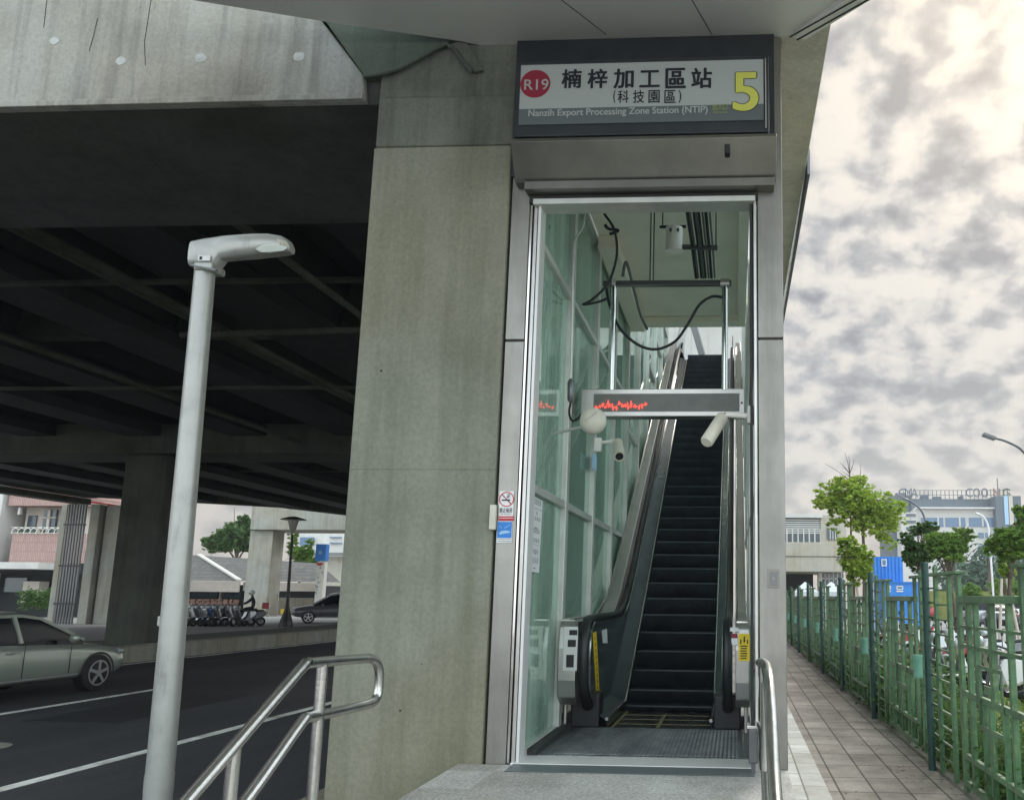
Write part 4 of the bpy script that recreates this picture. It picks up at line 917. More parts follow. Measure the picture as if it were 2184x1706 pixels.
        MB().bar((s_*(W+.006),-1.0,.34),(s_*(W+.006),1.0,.34),.012,.03,up=(0,1,0)) and None; B(*sorted((s_*(W-.01),s_*(W+.012))),-.98,.98,.335,.36).build('side_trim','rim',r)
        MB().sphere((s_*.98,.72,1.0),.10,10,6,(1.0,.55,.75)).build('mirror',paint,r,smooth=True)
        MB().sphere((s_*.64,2.12,.68 if kind=='sedan' else .8),.17,12,8,(1.05,.75,.42)).build('headlight','head',r,smooth=True)
        MB().sphere((s_*.66,-2.17,.84 if kind=='sedan' else .95),.16,12,8,(1.1,.5,.5)).build('taillight','tail',r,smooth=True)
        MB().box(*sorted((s_*.895,s_*.915)),-.45,-.27,.80,.825).build('door_handle','rim',r); 
    B(-.26,.26,-2.36,-2.33,.62,.78).build('number_plate','plate',r)
    MB().box(-.5,.5,2.28,2.33,.40,.52).build('grille','black',r)
    return r
def text_on(root,s,x0,x1,z0,h,Y): return text(s,x0,x1,z0,h,Y,'ink',root,name='plate_characters')
c1=car('muted green saloon car driving past on the dark road','sage','sedan','passing_car'); c1.location=(-11.95,13.2,0); c1.scale=(1,1.02,.92)
c2=car('dark people carrier on the side street right of the black lamp post','greyp','suv','parked_car'); p=P(690,1331,Z=0); c2.location=(P(672,1331,Z=.03).x,P(672,1331,Z=.03).y+1.0,.03); c2.rotation_euler=(0,0,R_(118)); c2.location=(*P(714,1328,Z=.03)[:2],.03)
# car park
def put(c,px,py,rz,z=0.0): q=P(px,py,Z=z); c.location=(q.x,q.y,z); c.rotation_euler=(0,0,R_(rz)); return c
PG='cars parked beyond the green fence'
cb_=car('black saloon car with white number plate behind the fence','blackp','sedan','parked_car',PG); text_on(cb_,'AKC-7312',-.23,.23,.655,.09,-2.362); put(cb_,2128,1342,-6)
cs=car('silver off-roader parked left of the black saloon','silver','suv','parked_car',PG); put(cs,2075,1340,4)
cr_=copy_tree(car('x','redp','sedan','parked_car',PG)); 
for o in [x for x in bpy.data.objects if x.get('label')=='x' and x!=cr_]:
    for ch in kids(o):
        for g in kids(ch): bpy.data.objects.remove(g)
        bpy.data.objects.remove(ch)
    bpy.data.objects.remove(o)
cr_['label']='red saloon car in front of the blue container'; put(cr_,1935,1322,80)
cw=copy_tree(cs); cw['label']='white off-roader parked right behind the black saloon'; repaint(cw,'silver','whitep'); put(cw,2165,1330,-3)
cbv=copy_tree(cb_); cbv['label']='blue saloon car whose roof shows above the silver off-roader'; repaint(cbv,'blackp','bluep'); put(cbv,2085,1323,85)
cw2=copy_tree(cr_); cw2['label']='white saloon car farthest left behind the fence'; repaint(cw2,'redp','whitep'); put(cw2,1850,1320,60)

def scooter(label,paint,group,name='scooter'):
    r=thing(name,label,'scooter',(0,0,0),group)   # front towards +Y
    for y,rr in ((.62,.22),(-.60,.22)):
        t=[]; mb=MB(); nn=20
        pts=[(0,y+.17*math.cos(2*PI*k/nn),.22+.17*math.sin(2*PI*k/nn)) for k in range(nn+1)]
        mb.tube(pts,.055,8,False); w_=mb.build('wheel','tyre',r,smooth=True); MB().tube([(-.03,y,.22),(.03,y,.22)],.10,14).build('rim','greyp',w_)
    mb=MB(); prof=[(-.86,.62),(-.78,.74),(-.2,.72),(-.12,.5),(.05,.36),(.32,.34),(.30,.26),(-.1,.24),(-.45,.30),(-.75,.48)]
    mb.prism(prof,0,-.15,.15); mb.build('body',paint,r,bevel=.05,smooth=True)
    MB().prism([(-.74,.735),(-.70,.80),(-.3,.80),(-.12,.76),(-.12,.72)],0,-.14,.14).build('seat','rubber',r,bevel=.03)
    MB().prism([(.26,.34),(.34,.34),(.52,.80),(.46,.98),(.40,.98),(.42,.78)],0,-.20,.20).build('front_shield',paint,r,bevel=.03)
    MB().prism([(.42,.42),(.60,.47),(.82,.42),(.86,.32),(.70,.43),(.5,.40)],0,-.08,.08).build('mudguard',paint,r,bevel=.02)
    MB().tube([(0,.62,.22),(0,.46,.85)],.03,8).build('fork','greyp',r)
    MB().tube([(-.33,.34,1.0),(-.15,.42,1.02),(.15,.42,1.02),(.33,.34,1.0)],.018,8).build('handlebar','black',r,smooth=True)
    MB().sphere((0,.50,.93),.11,12,8,(1.2,.8,.9)).build('headlight','head',r,smooth=True)
    for s_ in (-1,1):
        MB().tube([(s_*.24,.38,1.02),(s_*.28,.40,1.20)],.008,5).build('mirror_stem','black',r); MB().sphere((s_*.30,.40,1.23),.06,10,6,(1,.35,.7)).build('mirror','black',r,smooth=True)
    MB().sphere((0,-.86,.66),.07,10,6,(1.6,.5,.6)).build('taillight','tail',r,smooth=True)
    MB().tube([(.17,-.2,.24),(.19,-.75,.34)],.05,10).build('exhaust','greyp',r,smooth=True)
    B(-.09,.09,-.90,-.885,.42,.55).build('number_plate','plate',r)
    return r
SG='scooters parked across the side street'; protos={}
cols=['blackp','whitep','greyp','silver','bluep','greyp','whitep','blackp','silver','greyp','greyp','blackp','whitep','greyp','blackp','silver','redp','blackp','whitep']
s0=scooter('black scooter at the left end of the row across the street','blackp',SG)
names={'blackp':'black','whitep':'white','redp':'red','silver':'silver','bluep':'blue','greyp':'grey'}
xs=[414,426,438,449,461,472,484,495,507,518,420,433,446,459,471,483,494,506,515]; 
ordn=['first','second','third','fourth','fifth','sixth','seventh','eighth','ninth','tenth','eleventh']
for i,x in enumerate(xs):
    s_=s0 if i==0 else copy_tree(s0)
    if cols[i]!='blackp': repaint(s_,'blackp',cols[i])
    q=P(x,1335 if i<10 else 1329,Z=.03); s_.location=(q.x,q.y,.03); s_.rotation_euler=(0,R_(6),R_(150+random.uniform(-22,22)))
    if i: s_['label']='%s scooter, %s from the left in the row across the street'%(names[cols[i]],ordn[i]) if i<10 else '%s scooter, %s from the left in the back row across the street'%(names[cols[i]],ordn[i-10])
# rider
rs=copy_tree(s0); rs['label']='dark scooter with red top box carrying the rider'; rs['group']=SG; del rs['group']; repaint(rs,'blackp','greyp')
q=P(527,1334,Z=.03); rs.location=(q.x,q.y,.03); rs.rotation_euler=(0,0,R_(112)); 
bx=B(-.2,.2,-.95,-.62,.85,1.15).build('top_box','redp',rs,world=False); 
bx.modifiers.new('b','BEVEL').width=.03
def skinfig(name,joints,edges,mat_,parent=None):
    me=bpy.data.meshes.new(name); me.from_pydata([j[:3] for j in joints],edges,[]); o=bpy.data.objects.new(name,me); COL.objects.link(o)
    md=o.modifiers.new('skin','SKIN'); sk=me.skin_vertices[0].data
    for i,j in enumerate(joints): sk[i].radius=(j[3],j[3] if len(j)<5 else j[4]); sk[i].use_root=(i==0)
    s2=o.modifiers.new('sub','SUBSURF'); s2.levels=2; s2.render_levels=2; me.materials.append(M[mat_])
    if parent: o.parent=parent
    return o
J=[(0,-.25,.92,.15,.12),(0,-.22,1.12,.14,.11),(0,-.16,1.34,.17,.11),(0,-.12,1.46,.06),(0,-.10,1.54,.06),
   (.19,-.14,1.38,.065),(.25,.06,1.18,.05),(.28,.28,1.06,.038),(-.19,-.14,1.38,.065),(-.25,.06,1.18,.05),(-.28,.28,1.06,.038),
   (.10,-.15,.88,.095),(.13,.20,.84,.075),(.12,.22,.45,.05),(.12,.30,.39,.045),(-.10,-.15,.88,.095),(-.13,.20,.84,.075),(-.12,.22,.45,.05),(-.12,.30,.39,.045)]
Ed=[(0,1),(1,2),(2,3),(3,4),(2,5),(5,6),(6,7),(2,8),(8,9),(9,10),(0,11),(11,12),(12,13),(13,14),(0,15),(15,16),(16,17),(17,18)]
pr=skinfig('person',J,Ed,'jacket'); tag(pr,'person in dark clothes and helmet riding the scooter across the street','person')
MB().sphere((0,-.09,1.60),.10,16,12,(.85,1,1.15)).build('head','skin',pr,smooth=True,world=False)
hm=MB(); hm.sphere((0,-.10,1.65),.135,18,12); hm.v=[v for v in hm.v]; hm.build('helmet','whitep',pr,smooth=True,world=False)
B(-.09,.09,.015,.045,1.56,1.66).build('visor','cglass',pr,world=False)
pr.location=rs.location; pr.rotation_euler=rs.rotation_euler
# scooters behind the fence on the right
SR='scooters parked just behind the green fence'
for i,(px,py,rz,pc,lab) in enumerate(((2115,1500,75,'whitep','white scooter nearest the third fence bay, leaning towards the grass'),(2190,1530,60,'blackp','black scooter at the right edge behind the nearest fence bay'),(2075,1440,100,'silver','silver scooter behind the white one near the first lantern pole'),(2030,1420,80,'redp','red scooter seen between the first two lantern poles'),(1945,1392,95,'whitep','white scooter seen through the second fence bay'),(1905,1378,85,'blackp','black scooter farthest along behind the fence'),(2150,1440,110,'greyp','grey scooter between the white scooter and the cars'),(2050,1460,70,'blackp','black scooter between the red scooter and the white one'),(1985,1405,100,'silver','silver scooter half hidden by the first lantern pole'),(1925,1386,80,'redp','red scooter seen through the second bay beside a white one'),(2160,1480,95,'whitep','second white scooter, just behind the dark one at the right edge'),(1880,1370,90,'whitep','white scooter farthest along behind the third lantern pole'))):
    s_=copy_tree(s0); s_['label']=lab; s_['group']=SR
    if pc!='blackp': repaint(s_,'blackp',pc)
    q=P(px,py,Z=0); s_.location=(q.x,q.y,0); s_.rotation_euler=(0,R_(8),R_(rz))
#@@FENCE
# ---------------------------------------------------------------- green fence
XFn=2.02
FG='green steel fence bays along the pavement'
def bay():
    """origin at the lantern pole on the ground; ladder post group and the panel towards the camera"""
    r=thing('fence_bay','x','fence',(0,0,0),FG); t=.035
    def bar(name,y0,y1,z0,z1,th=t): return MB().box(-th/2,th/2,y0,y1,z0,z1).build(name,'fence',r,bevel=.003)
    # tall ladder: two flats and rungs
    bar('tall_flat',-.32,-.24,.02,2.02); bar('tall_flat',.40,.48,.10,2.0); bar('post_flat',-1.22,-1.12,.05,1.92); bar('post_flat',-.86,-.78,.05,1.92)
    bar('post_flat',.72,.78,.10,1.92)
    B(-.05,.05,-1.26,-.20,1.921,1.95).build('cap','fence',r,bevel=.004); B(-.05,.05,.36,.82,1.921,1.95).build('cap','fence',r,bevel=.004)
    for i in range(12):
        z=.18+i*.145
        B(-.008,.008,-.777,-.322,z,z+.018).build('rung','fence',r); B(-.008,.008,-.238,.398,z+.02,z+.038).build('rung','fence',r)
    # panel from -2.9 to -1.22
    y0,y1=-2.86,-1.222
    B(-.045,.045,y0,y1,1.665,1.725).build('top_rail','fence',r,bevel=.005)
    for z,h in ((1.45,.022),(1.28,.03),(.86,.05),(.33,.045),(.10,.05)): B(-.02,.02,y0,y1,z,z+h).build('rail','fence',r,bevel=.003)
    for y,w_,za,zb_ in ((-2.62,.05,.151,1.664),(-2.18,.09,.911,1.664),(-1.72,.05,.911,1.664),(-2.40,.03,.151,.859),(-2.05,.05,.151,.859),(-1.85,.03,.151,.859),(-1.50,.06,.151,1.664)):
        MB().box(-.022,.022,y,y+w_,za,zb_).build('upright','fence',r,bevel=.003)
    # small nested frame
    for (ya,yb,za,zb_) in ((-2.42,-1.80,1.14,1.17),(-2.42,-1.80,.66,.70),(-2.43,-2.40,.66,1.17),(-1.82,-1.79,.66,1.17),(-2.25,-1.95,.95,1.02),(-2.16,-2.06,.45,.66)):
        MB().box(-.034,-.0225,ya,yb,za,zb_).build('inset_bar','fence',r)
    return r
LG='green lantern poles between the fence bays'
def lpole():
    r=thing('lantern_pole','x','post',(0,0,0),LG)
    MB().tube([(-.02,0,0),(-.02,0,2.06)],.038,14).build('pole','fenced',r,smooth=True)
    MB().tube([(-.02,0,2.06),(-.02,0,2.075)],[.042,.03],14).build('pole_cap','fenced',r,smooth=True)
    MB().tube([(-.13,-.02,.90),(-.13,-.02,.915),(-.13,-.02,.916),(-.13,-.02,1.105),(-.13,-.02,1.106),(-.13,-.02,1.13)],[.048,.052,.048,.048,.052,.050],20).build('lantern','lantern',r,smooth=True)
    B(-.10,-.05,-.03,-.01,.95,.98).build('bracket','fenced',r)
    return r
bp_=bay(); lp_=lpole(); gs=[9.13+3.66*i for i in range(-1,10)]
nm=['at the right edge of the photo, nearest the camera','just behind the nearest panel','two bays along','three bays along','four bays along','five bays along','six bays along','seven bays along','eight bays along','nine bays along','last in the far distance']
ln=['nearest','second','third','fourth','fifth','sixth','seventh','eighth','ninth','tenth']
for i,g in enumerate(gs):
    b=bp_ if i==0 else copy_tree(bp_); b.location=(XFn,g,0); b['label']=('green steel fence bay '+nm[i])
    if i>0:
        l_=lp_ if i==1 else copy_tree(lp_); l_.location=(XFn-.02,g,0); l_['label']='%s green lantern pole from the camera along the fence'%ln[i-1]
# hedge and weeds growing through the foot of the fence
rng=random.Random(11); hb=MB()
y=3.0
while y<46:
    dens=1 if y<22 else .5
    for k in range(int(24*dens)):
        cx=2.12+rng.uniform(0,.55); top=.26+.50*rng.random()*(1.1 if 10<y<30 else .8)
        leafmesh(hb,(cx,y+rng.uniform(-.2,.2),top*.6),(.16,.16,top*.6),26,.032 if y<12 else .05,rng)
    y+=.3
hd_=hb.build('hedge','hedge'); hd_['kind']='stuff'; hd_['label']='straggling green hedge along the foot of the fence'
gb=MB(); rng=random.Random(12)
for _ in range(14000):
    x=2.3+rng.random()**1.3*3.1; yy_=3+rng.random()**1.5*26; h=.05+.12*rng.random(); a=rng.uniform(0,PI); dx,dy=.008*math.cos(a),.008*math.sin(a); lx,ly=rng.gauss(0,.04),rng.gauss(0,.04)
    gb.add([(x-dx,yy_-dy,-.01),(x+dx,yy_+dy,-.01),(x+lx,yy_+ly,h)],[(0,1,2)])
gg=gb.build('grass','folm'); gg['kind']='stuff'; gg['label']='rough grass between the fence and the scooters'
rng=random.Random(77); lt_=MB()
for _ in range(420):
    x=rng.choice((rng.uniform(1.5,2.02),rng.uniform(.85,2.02))); y=4+rng.random()**1.4*22; a=rng.uniform(0,PI); q=Vector((math.cos(a),math.sin(a),0))*.018; w_=Vector((-math.sin(a),math.cos(a),0))*.009; c=Vector((x,y,.006))
    lt_.add([c-q,c+w_+Vector((0,0,.004)),c+q,c-w_],[(0,1,2,3)])
lo_=lt_.build('leaf_litter','bark'); lo_['kind']='stuff'; lo_['label']='scattered dry leaves on the pavement by the fence'
# tar patches and a manhole on the road
for (x0_,x1_,y0_,y1_) in ((-9.4,-8.1,11.2,14.6),(-7.6,-6.9,15.5,21.0),(-13.4,-11.9,19,24)): struct(B(x0_,x1_,y0_,y1_,-.0035,-.001).build('road_patch','tarpatch'))
mh=MB(); mh.tube([(-8.3,9.3,-.003),(-8.3,9.3,.003)],.33,28); struct(mh.build('manhole_cover','kerb'))
# dark kerb edge under the fence
struct(B(2.021,2.10,-12,120,-.1,.035).build('fence_kerb','kerb'))
# ---------------------------------------------------------------- trees
def tree(name,label,base,h,trunk_r,lobes,n,size,m,lean=(0,0),group=None,stake=False,limbs=6,seed=1,cat='tree',clump=.30):
    n=int(n*3.0); size*=.95; rng=random.Random(seed); b=Vector(base); r=thing(name,label,cat,base,group)
    tb=MB(); top=b+Vector((lean[0],lean[1],h)); mid=b.lerp(top,.5)+Vector((rng.uniform(-.1,.1),rng.uniform(-.1,.1),0))
    tb.tube(bez([b-Vector((0,0,.1)),mid,top],8),[trunk_r*(1-.6*i/8) for i in range(9)],8)
    for i in range(limbs):
        lo=lobes[i%len(lobes)]; e=Vector(lo[0])+Vector((rng.gauss(0,.35)*lo[1][0],rng.gauss(0,.35)*lo[1][1],rng.gauss(0,.3)*lo[1][2])); s_=b.lerp(top,rng.uniform(.72,.99))
        md=s_.lerp(e,.5)+Vector((0,0,.08*h)); pts=bez([s_,md,e],6); tb.tube(pts,[trunk_r*.38*(1-.8*j/(len(pts)-1)) for j in range(len(pts))],5)
        for _ in range(2):
            e2=e+Vector((rng.gauss(0,.4)*lo[1][0],rng.gauss(0,.4)*lo[1][1],rng.gauss(.2,.4)*lo[1][2])); tb.tube([md,md.lerp(e2,.6)+Vector((0,0,.05)),e2],[trunk_r*.16,trunk_r*.1,trunk_r*.05],4)
    tb.build('trunk','bark',r,smooth=True)
    cb2=MB(); sub=[]
    for c,rd in lobes:
        sub.append((c,tuple(x*.62 for x in rd)))
        for _ in range(7):
            v=Vector((rng.gauss(0,1),rng.gauss(0,1),rng.gauss(0,.9))).normalized()*rng.uniform(.5,.95); k=rng.uniform(.28,.52); sub.append((Vector(c)+Vector((v.x*rd[0],v.y*rd[1],v.z*rd[2])),tuple(x*k for x in rd)))
    lobes=sub; tot=sum(l[1][0]*l[1][1]*l[1][2] for l in lobes)
    for c,rd in lobes:
        nn=int(n*rd[0]*rd[1]*rd[2]/tot); nc=max(3,nn//20)
        for _ in range(nc):
            while True:
                u=Vector((rng.uniform(-1,1),rng.uniform(-1,1),rng.uniform(-1,1)))
                if .15<u.length<1.22 and mnoise.noise((Vector(c)+Vector((u.x*rd[0],u.y*rd[1],u.z*rd[2])))*(1.2/max(.2,min(rd)))+Vector((seed,0,0)))>-.02: break
            cc_=Vector(c)+Vector((u.x*rd[0],u.y*rd[1],u.z*rd[2])); k=clump*1.3*min(rd)*rng.uniform(.5,1.9)
            leafmesh(cb2,cc_,(k*1.1,k*1.1,k*.55),20,size,rng)
    cb2.build('crown',m,r)
    if stake:
        for dx in (-.35,.35): MB().tube([(b.x+dx,b.y-.3,0),(b.x+dx*.2,b.y,2.3)],.045,7).build('stake','stake',r)
    return r
def at(px,py,Y): return P(px,py,Y=Y)
def lobe(px,py,Y,w,h_,dp=None):
    c=P(px,py,Y=Y); s_=Y/1850.0; return (c,(w*s_,(dp or w)*s_*.8,h_*s_))
def gpt(px,Y): q=P(px,1300,Y=Y); return Vector((q.x,Y,0))
Y1=38
tree('street_tree','tall bright green sparse tree beside the grey elevated building',gpt(1842,Y1),6.3,.11,[lobe(1815,1035,Y1,50,32),lobe(1765,1062,Y1,48,34),lobe(1850,1080,Y1,58,50),lobe(1893,1115,Y1,34,66),lobe(1790,1098,Y1,36,34)],5200,.085,'foil',stake=False,limbs=22,seed=2,clump=.22)
tw=MB(); rng=random.Random(4)
tr2=thing('bare_treetop','bare twiggy treetop poking out above the bright green tree','tree',gpt(1808,38.6))
b=P(1812,1010,Y=38.6); tw.tube([(b.x,b.y,0),b],[.06,.03],6)
for (px,py) in ((1802,965),(1822,980),(1790,985),(1810,972),(1796,995)): tw.tube([b,b.lerp(P(px,py,Y=38.6),.5)+Vector((.03,0,.02)),P(px,py,Y=38.6)],[.022,.014,.006],4)
tw.build('trunk','bark',tr2)
Y2=31
tree('street_tree','bushy yellow-green sapling in front of the bright tall tree',gpt(1822,Y2),2.9,.06,[lobe(1803,1165,Y2,22,24),lobe(1828,1205,Y2,34,34),lobe(1845,1190,Y2,22,25)],2600,.07,'foil',stake=True,limbs=8,seed=5)
Y3=28
tree('street_tree','round clipped dark green tree with slender trunk behind the fence',gpt(2042,Y3),2.6,.10,[lobe(2022,1160,Y3,46,34),lobe(2050,1145,Y3,26,22),lobe(1995,1170,Y3,24,24)],4200,.06,'folm',lean=(-.25,0),limbs=12,seed=6,clump=.26)
Y4=30
tree('street_tree','loose dark green tree left of the round clipped tree',gpt(1965,Y4),3.1,.08,[lobe(1960,1130,Y4,32,18),lobe(1930,1150,Y4,18,16),lobe(1955,1180,Y4,36,36),lobe(1985,1125,Y4,22,14)],3200,.065,'fold',limbs=12,seed=7,clump=.2)
Y5=22
tree('street_tree','dense dark tree cut off by the right edge of the photo',gpt(2162,Y5),3.0,.09,[lobe(2160,1160,Y5,52,42),lobe(2178,1115,Y5,28,34),lobe(2145,1195,Y5,26,18)],4500,.06,'folm',limbs=10,seed=8,clump=.24)
Y6=26
tree('street_tree','small staked sapling under the dark right-hand tree',gpt(2145,Y6),1.9,.05,[lobe(2148,1215,Y6,20,18)],700,.05,'foil',stake=True,limbs=5,seed=9)
# palm, distant
pm=thing('palm_tree','distant hazy palm tree in front of the large pale building','palm tree',gpt(2105,85))
b=P(2105,1165,Y=85); MB().tube([(b.x,85,0),(b.x+.2,85,b.z)],[.25,.18],8).build('trunk','bark',pm,smooth=True)
fr=MB(); rng=random.Random(5)
for k in range(15):
    a=2*PI*k/15+rng.uniform(-.2,.2); L_=rng.uniform(2.0,2.9); e=rng.uniform(.1,.9); prev_=b
    for j in range(1,7):
        t=j/6; q=b+Vector((math.cos(a)*L_*t,math.sin(a)*L_*t,e*L_*t-1.35*L_*t*t*.75)); d_=(q-prev_).normalized(); s_=Vector((-math.sin(a),math.cos(a),0))
        w_=.55*math.sin(PI*min(1,t*.85+.1)); fr.quad(prev_+s_*w_*.1,q+s_*w_-Vector((0,0,.3*w_)),q,prev_); fr.quad(prev_-s_*w_*.1,prev_,q,q-s_*w_-Vector((0,0,.3*w_))); prev_=q
fr.build('crown','folb',pm)
# background hedging: distant wood
wd_=MB(); rng=random.Random(21)
for k in range(90):
    px=rng.uniform(2020,2330); Yw=rng.uniform(95,130); c=P(px,rng.uniform(1205,1262),Y=Yw); leafmesh(wd_,c,(2.2,2.2,1.7),60,.42,rng)
wo=wd_.build('distant_wood','folb'); wo['kind']='stuff'; wo['label']='hazy far-off wood below the large pale building'
for (px,py,Yb,w_,h_,lab) in ((2070,1262,60,26,16,'low rounded shrub behind the fence near the tree trunk'),(2160,1250,52,42,22,'wide yellow-green shrub below the right-hand trees')):
    tree('shrub',lab,gpt(px,Yb),.8,.04,[lobe(px,py,Yb,w_,h_)],900,.10,'folm',limbs=4,seed=int(px),cat='shrub')
struct(MB().box(14,60,70,71,0,2.3).build('green_bank','grass'))
#@@BACKGROUND
# ---------------------------------------------------------------- lamps in the distance
def arm_lamp(label,foot,pts,m,r,head,group=None):
    o=thing('street_lamp',label,'street lamp',foot,group); MB().tube(bez(pts,24),r,8).build('pole',m,o,smooth=True)
    a,b=head; MB().bar(a,b,.24 if r>.03 else .15,.10).build('lamp_head',m,o,bevel=.02); return o
Yl=24; q=[P(2230,1300,Y=Yl),P(2224,1150,Y=Yl),P(2212,1020,Y=Yl),P(2184,965,Y=Yl),P(2150,943,Y=Yl),P(2118,933,Y=Yl)]
q[0].z=0
arm_lamp('dark curved-arm street lamp reaching in from the right edge against the sky',(q[0].x,Yl,0),q,'greyp',.035,(P(2123,936,Y=Yl),P(2096,926,Y=Yl)))
Yl=52; q=[P(1978,1300,Y=Yl),P(1977,1160,Y=Yl),P(1973,1110,Y=Yl),P(1962,1085,Y=Yl),P(1940,1068,Y=Yl),P(1925,1062,Y=Yl)]; q[0].z=0
arm_lamp('grey curved street lamp in front of the large pale building',(q[0].x,Yl,0),q,'greyp',.06,(P(1932,1065,Y=Yl),P(1916,1056,Y=Yl)))
Yl=48; q=[P(2122,1320,Y=Yl),P(2116,1230,Y=Yl),P(2110,1150,Y=Yl),P(2107,1120,Y=Yl),P(2098,1103,Y=Yl),P(2088,1096,Y=Yl)]; q[0].z=0
arm_lamp('white curved street lamp left of the right-hand tree',(q[0].x,Yl,0),q,'whitep',.06,(P(2090,1097,Y=Yl),P(2080,1094,Y=Yl)))
Yb_=42
bl=thing('street_lamp','black post-top street lamp with flared base under the viaduct','street lamp',(*P(609,1344,Y=Yb_)[:2],0))
f=P(607,1345,Y=Yb_); t=P(625,1135,Y=Yb_); x=f.x; tz=P(625,1125,Y=Yb_).z
def lx(py): return P(609+(1345-py)*.07,py,Y=Yb_)
pts=[f,lx(1330),lx(1318),lx(1300),lx(1285),lx(1200),lx(1140)]; pts[0].z=0
for p_ in pts: p_.x=f.x+(p_.x-f.x)*1.0
MB().tube(pts,[.34,.32,.25,.12,.085,.065,.055],14).build('pole','black',bl,smooth=True)
c=lx(1138); MB().tube([c,c+Vector((0,0,.12)),c+Vector((0,0,.70))],[.06,.12,.27],16).build('lantern','lampl',bl,smooth=True)
MB().tube([c+Vector((0,0,.70)),c+Vector((0,0,.74)),c+Vector((0,0,.86))],[.62,.58,.15],22).build('lamp_cap','black',bl,smooth=True)
tag(MB().tube([(*P(500,1350,Y=46)[:2],0.03),(*P(500,1350,Y=46)[:2],.55),(*P(500,1350,Y=46)[:2],.66)],[.2,.16,.05],12).build('bollard','redp',smooth=True),'small dark red bollard beyond the median wall','bollard')

# ---------------------------------------------------------------- buildings right
YB=62
def R(px,py,Y=YB): return P(px,py,Y=Y)
stn=thing('elevated_building','pale concrete elevated building with glazed strip left of the bright tree','building',(R(1740,1200).x,YB,0))
xa=R(1640,1200).x; xb=R(1806,1200).x
def zz(py,Y=YB,px=1740): return P(px,py,Y=Y).z
B(xa,xb,YB,YB+9,zz(1219),zz(1156)).build('concrete_band','stationc',stn,bevel=.03); B(xa,xb,YB-.05,YB-.002,zz(1187),zz(1186)).build('groove','shade',stn)
B(xa,R(1752,1200).x,YB+.4,YB+8,zz(1156)+.002,zz(1104)).build('glazed_hall','window',stn)
B(R(1752,1200).x,xb,YB+.2,YB+8,zz(1156)+.003,zz(1098)).build('stair_block','stationc',stn)
B(xa,R(1756,1200).x,YB-.1,YB+8.6,zz(1104)+.003,zz(1096)).build('roof_slab','wallw',stn)
for k in range(7):
    py=1108+k*4.6; B(xa,R(1751,1200).x,YB+.28,YB+.36,zz(py)-.05,zz(py)+.04).build('louvre','wallw',stn)
for k in range(7): xk=R(1678+k*12,1200).x; B(xk,xk+.09,YB+.2,YB+.27,zz(1156),zz(1128)).build('glazing_bar','wallw',stn)
B(R(1764,1130).x,R(1786,1130).x,YB+.1,YB+.198,zz(1150),zz(1125)).build('stair_window','window',stn)
for k in range(1,4): xk=R(1764+k*5.5,1100).x; B(xk,xk+.05,YB+.05,YB+.098,zz(1150),zz(1125)).build('glazing_bar','wallw',stn)
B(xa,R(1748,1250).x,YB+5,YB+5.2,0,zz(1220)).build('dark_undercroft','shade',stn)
B(R(1749,1250).x,R(1757,1250).x,YB+1,YB+2,0,zz(1220)).build('support','wallbeige',stn); B(R(1757,1250).x,xb,YB+2,YB+2.2,0,zz(1220)).build('lower_window','window',stn)
for k in range(5): xk=R(1762+k*9,1100).x; B(xk,xk+.07,YB+1.9,YB+1.98,0,zz(1220)).build('glazing_bar','wallw',stn)
B(R(1757,1250).x,xb,YB+1.9,YB+1.985,zz(1232)-.04,zz(1232)+.05).build('glazing_bar','wallw',stn)
a,b=R(1781,1198,YB-.02),R(1794,1187,YB-.02); text('46',a.x,b.x,a.z,b.z-a.z,YB-.02,'signg',stn,name='lettering',bold=.02,slant=.3)
for i,(px,w_,py,lab,cm) in enumerate(((1717,24,1240,'white peaked tent at the left beside the steel column','tent'),(1773,26,1240,'white peaked tent in front of the stair windows','tent'),(1742,14,1258,'small pale tent between the two larger tents','tent'))):
    Yt=46+i; c=P(px,py,Y=Yt); hw=w_*Yt/1850; ze=P(px,py+22,Y=Yt).z
    tn=thing('market_tent',lab,'tent',(c.x,Yt,0),'tents beyond the fence')
    MB().add([(c.x-hw,Yt-hw,ze),(c.x+hw,Yt-hw,ze),(c.x+hw,Yt+hw,ze),(c.x-hw,Yt+hw,ze),c],[(0,1,4),(1,2,4),(2,3,4),(3,0,4)]).build('canopy','tent',tn)
    mb=MB()
    for sx in (-1,1):
        mb.box(c.x+sx*hw-.01,c.x+sx*hw+.01,Yt-hw,Yt+hw,ze-.22,ze-.001)
    mb.box(c.x-hw,c.x+hw,Yt-hw-.01,Yt-hw+.01,ze-.22,ze-.001); mb.build('valance','tent' if i!=2 else 'tentb',tn)
    for sx in (-1,1):
        for sy in (-1,1): MB().tube([(c.x+sx*hw*.97,Yt+sy*hw*.97,0),(c.x+sx*hw*.97,Yt+sy*hw*.97,ze)],.03,6).build('leg','frame',tn)
Yk=44
ct=thing('container','bright blue corrugated container stack behind the fence','container',(P(1900,1260,Y=Yk).x,Yk,0))
a,b=P(1866,1241,Y=Yk),P(1925,1187,Y=Yk); 
mb=MB(); n_=16; pts=[]
for k in range(n_): 
    x0_=a.x+(b.x-a.x)*k/n_; x1_=a.x+(b.x-a.x)*(k+1)/n_; o_=.05 if k%2 else 0; mb.box(x0_,x1_-.001,Yk+o_,Yk+2.4,a.z+.02,b.z)
mb.build('upper_box','contblue',ct)
a2,b2_=P(1884,1300,Y=Yk-.6),P(1966,1243,Y=Yk-.6); B(a2.x,b2_.x,Yk-.6,Yk+2.2,.0,a.z).build('lower_box','contblue',ct,bevel=.03)
B(a.x-.05,b2_.x,Yk-.66,Yk-.601,a.z-.06,a.z+.02).build('edge_rail','blue',ct)
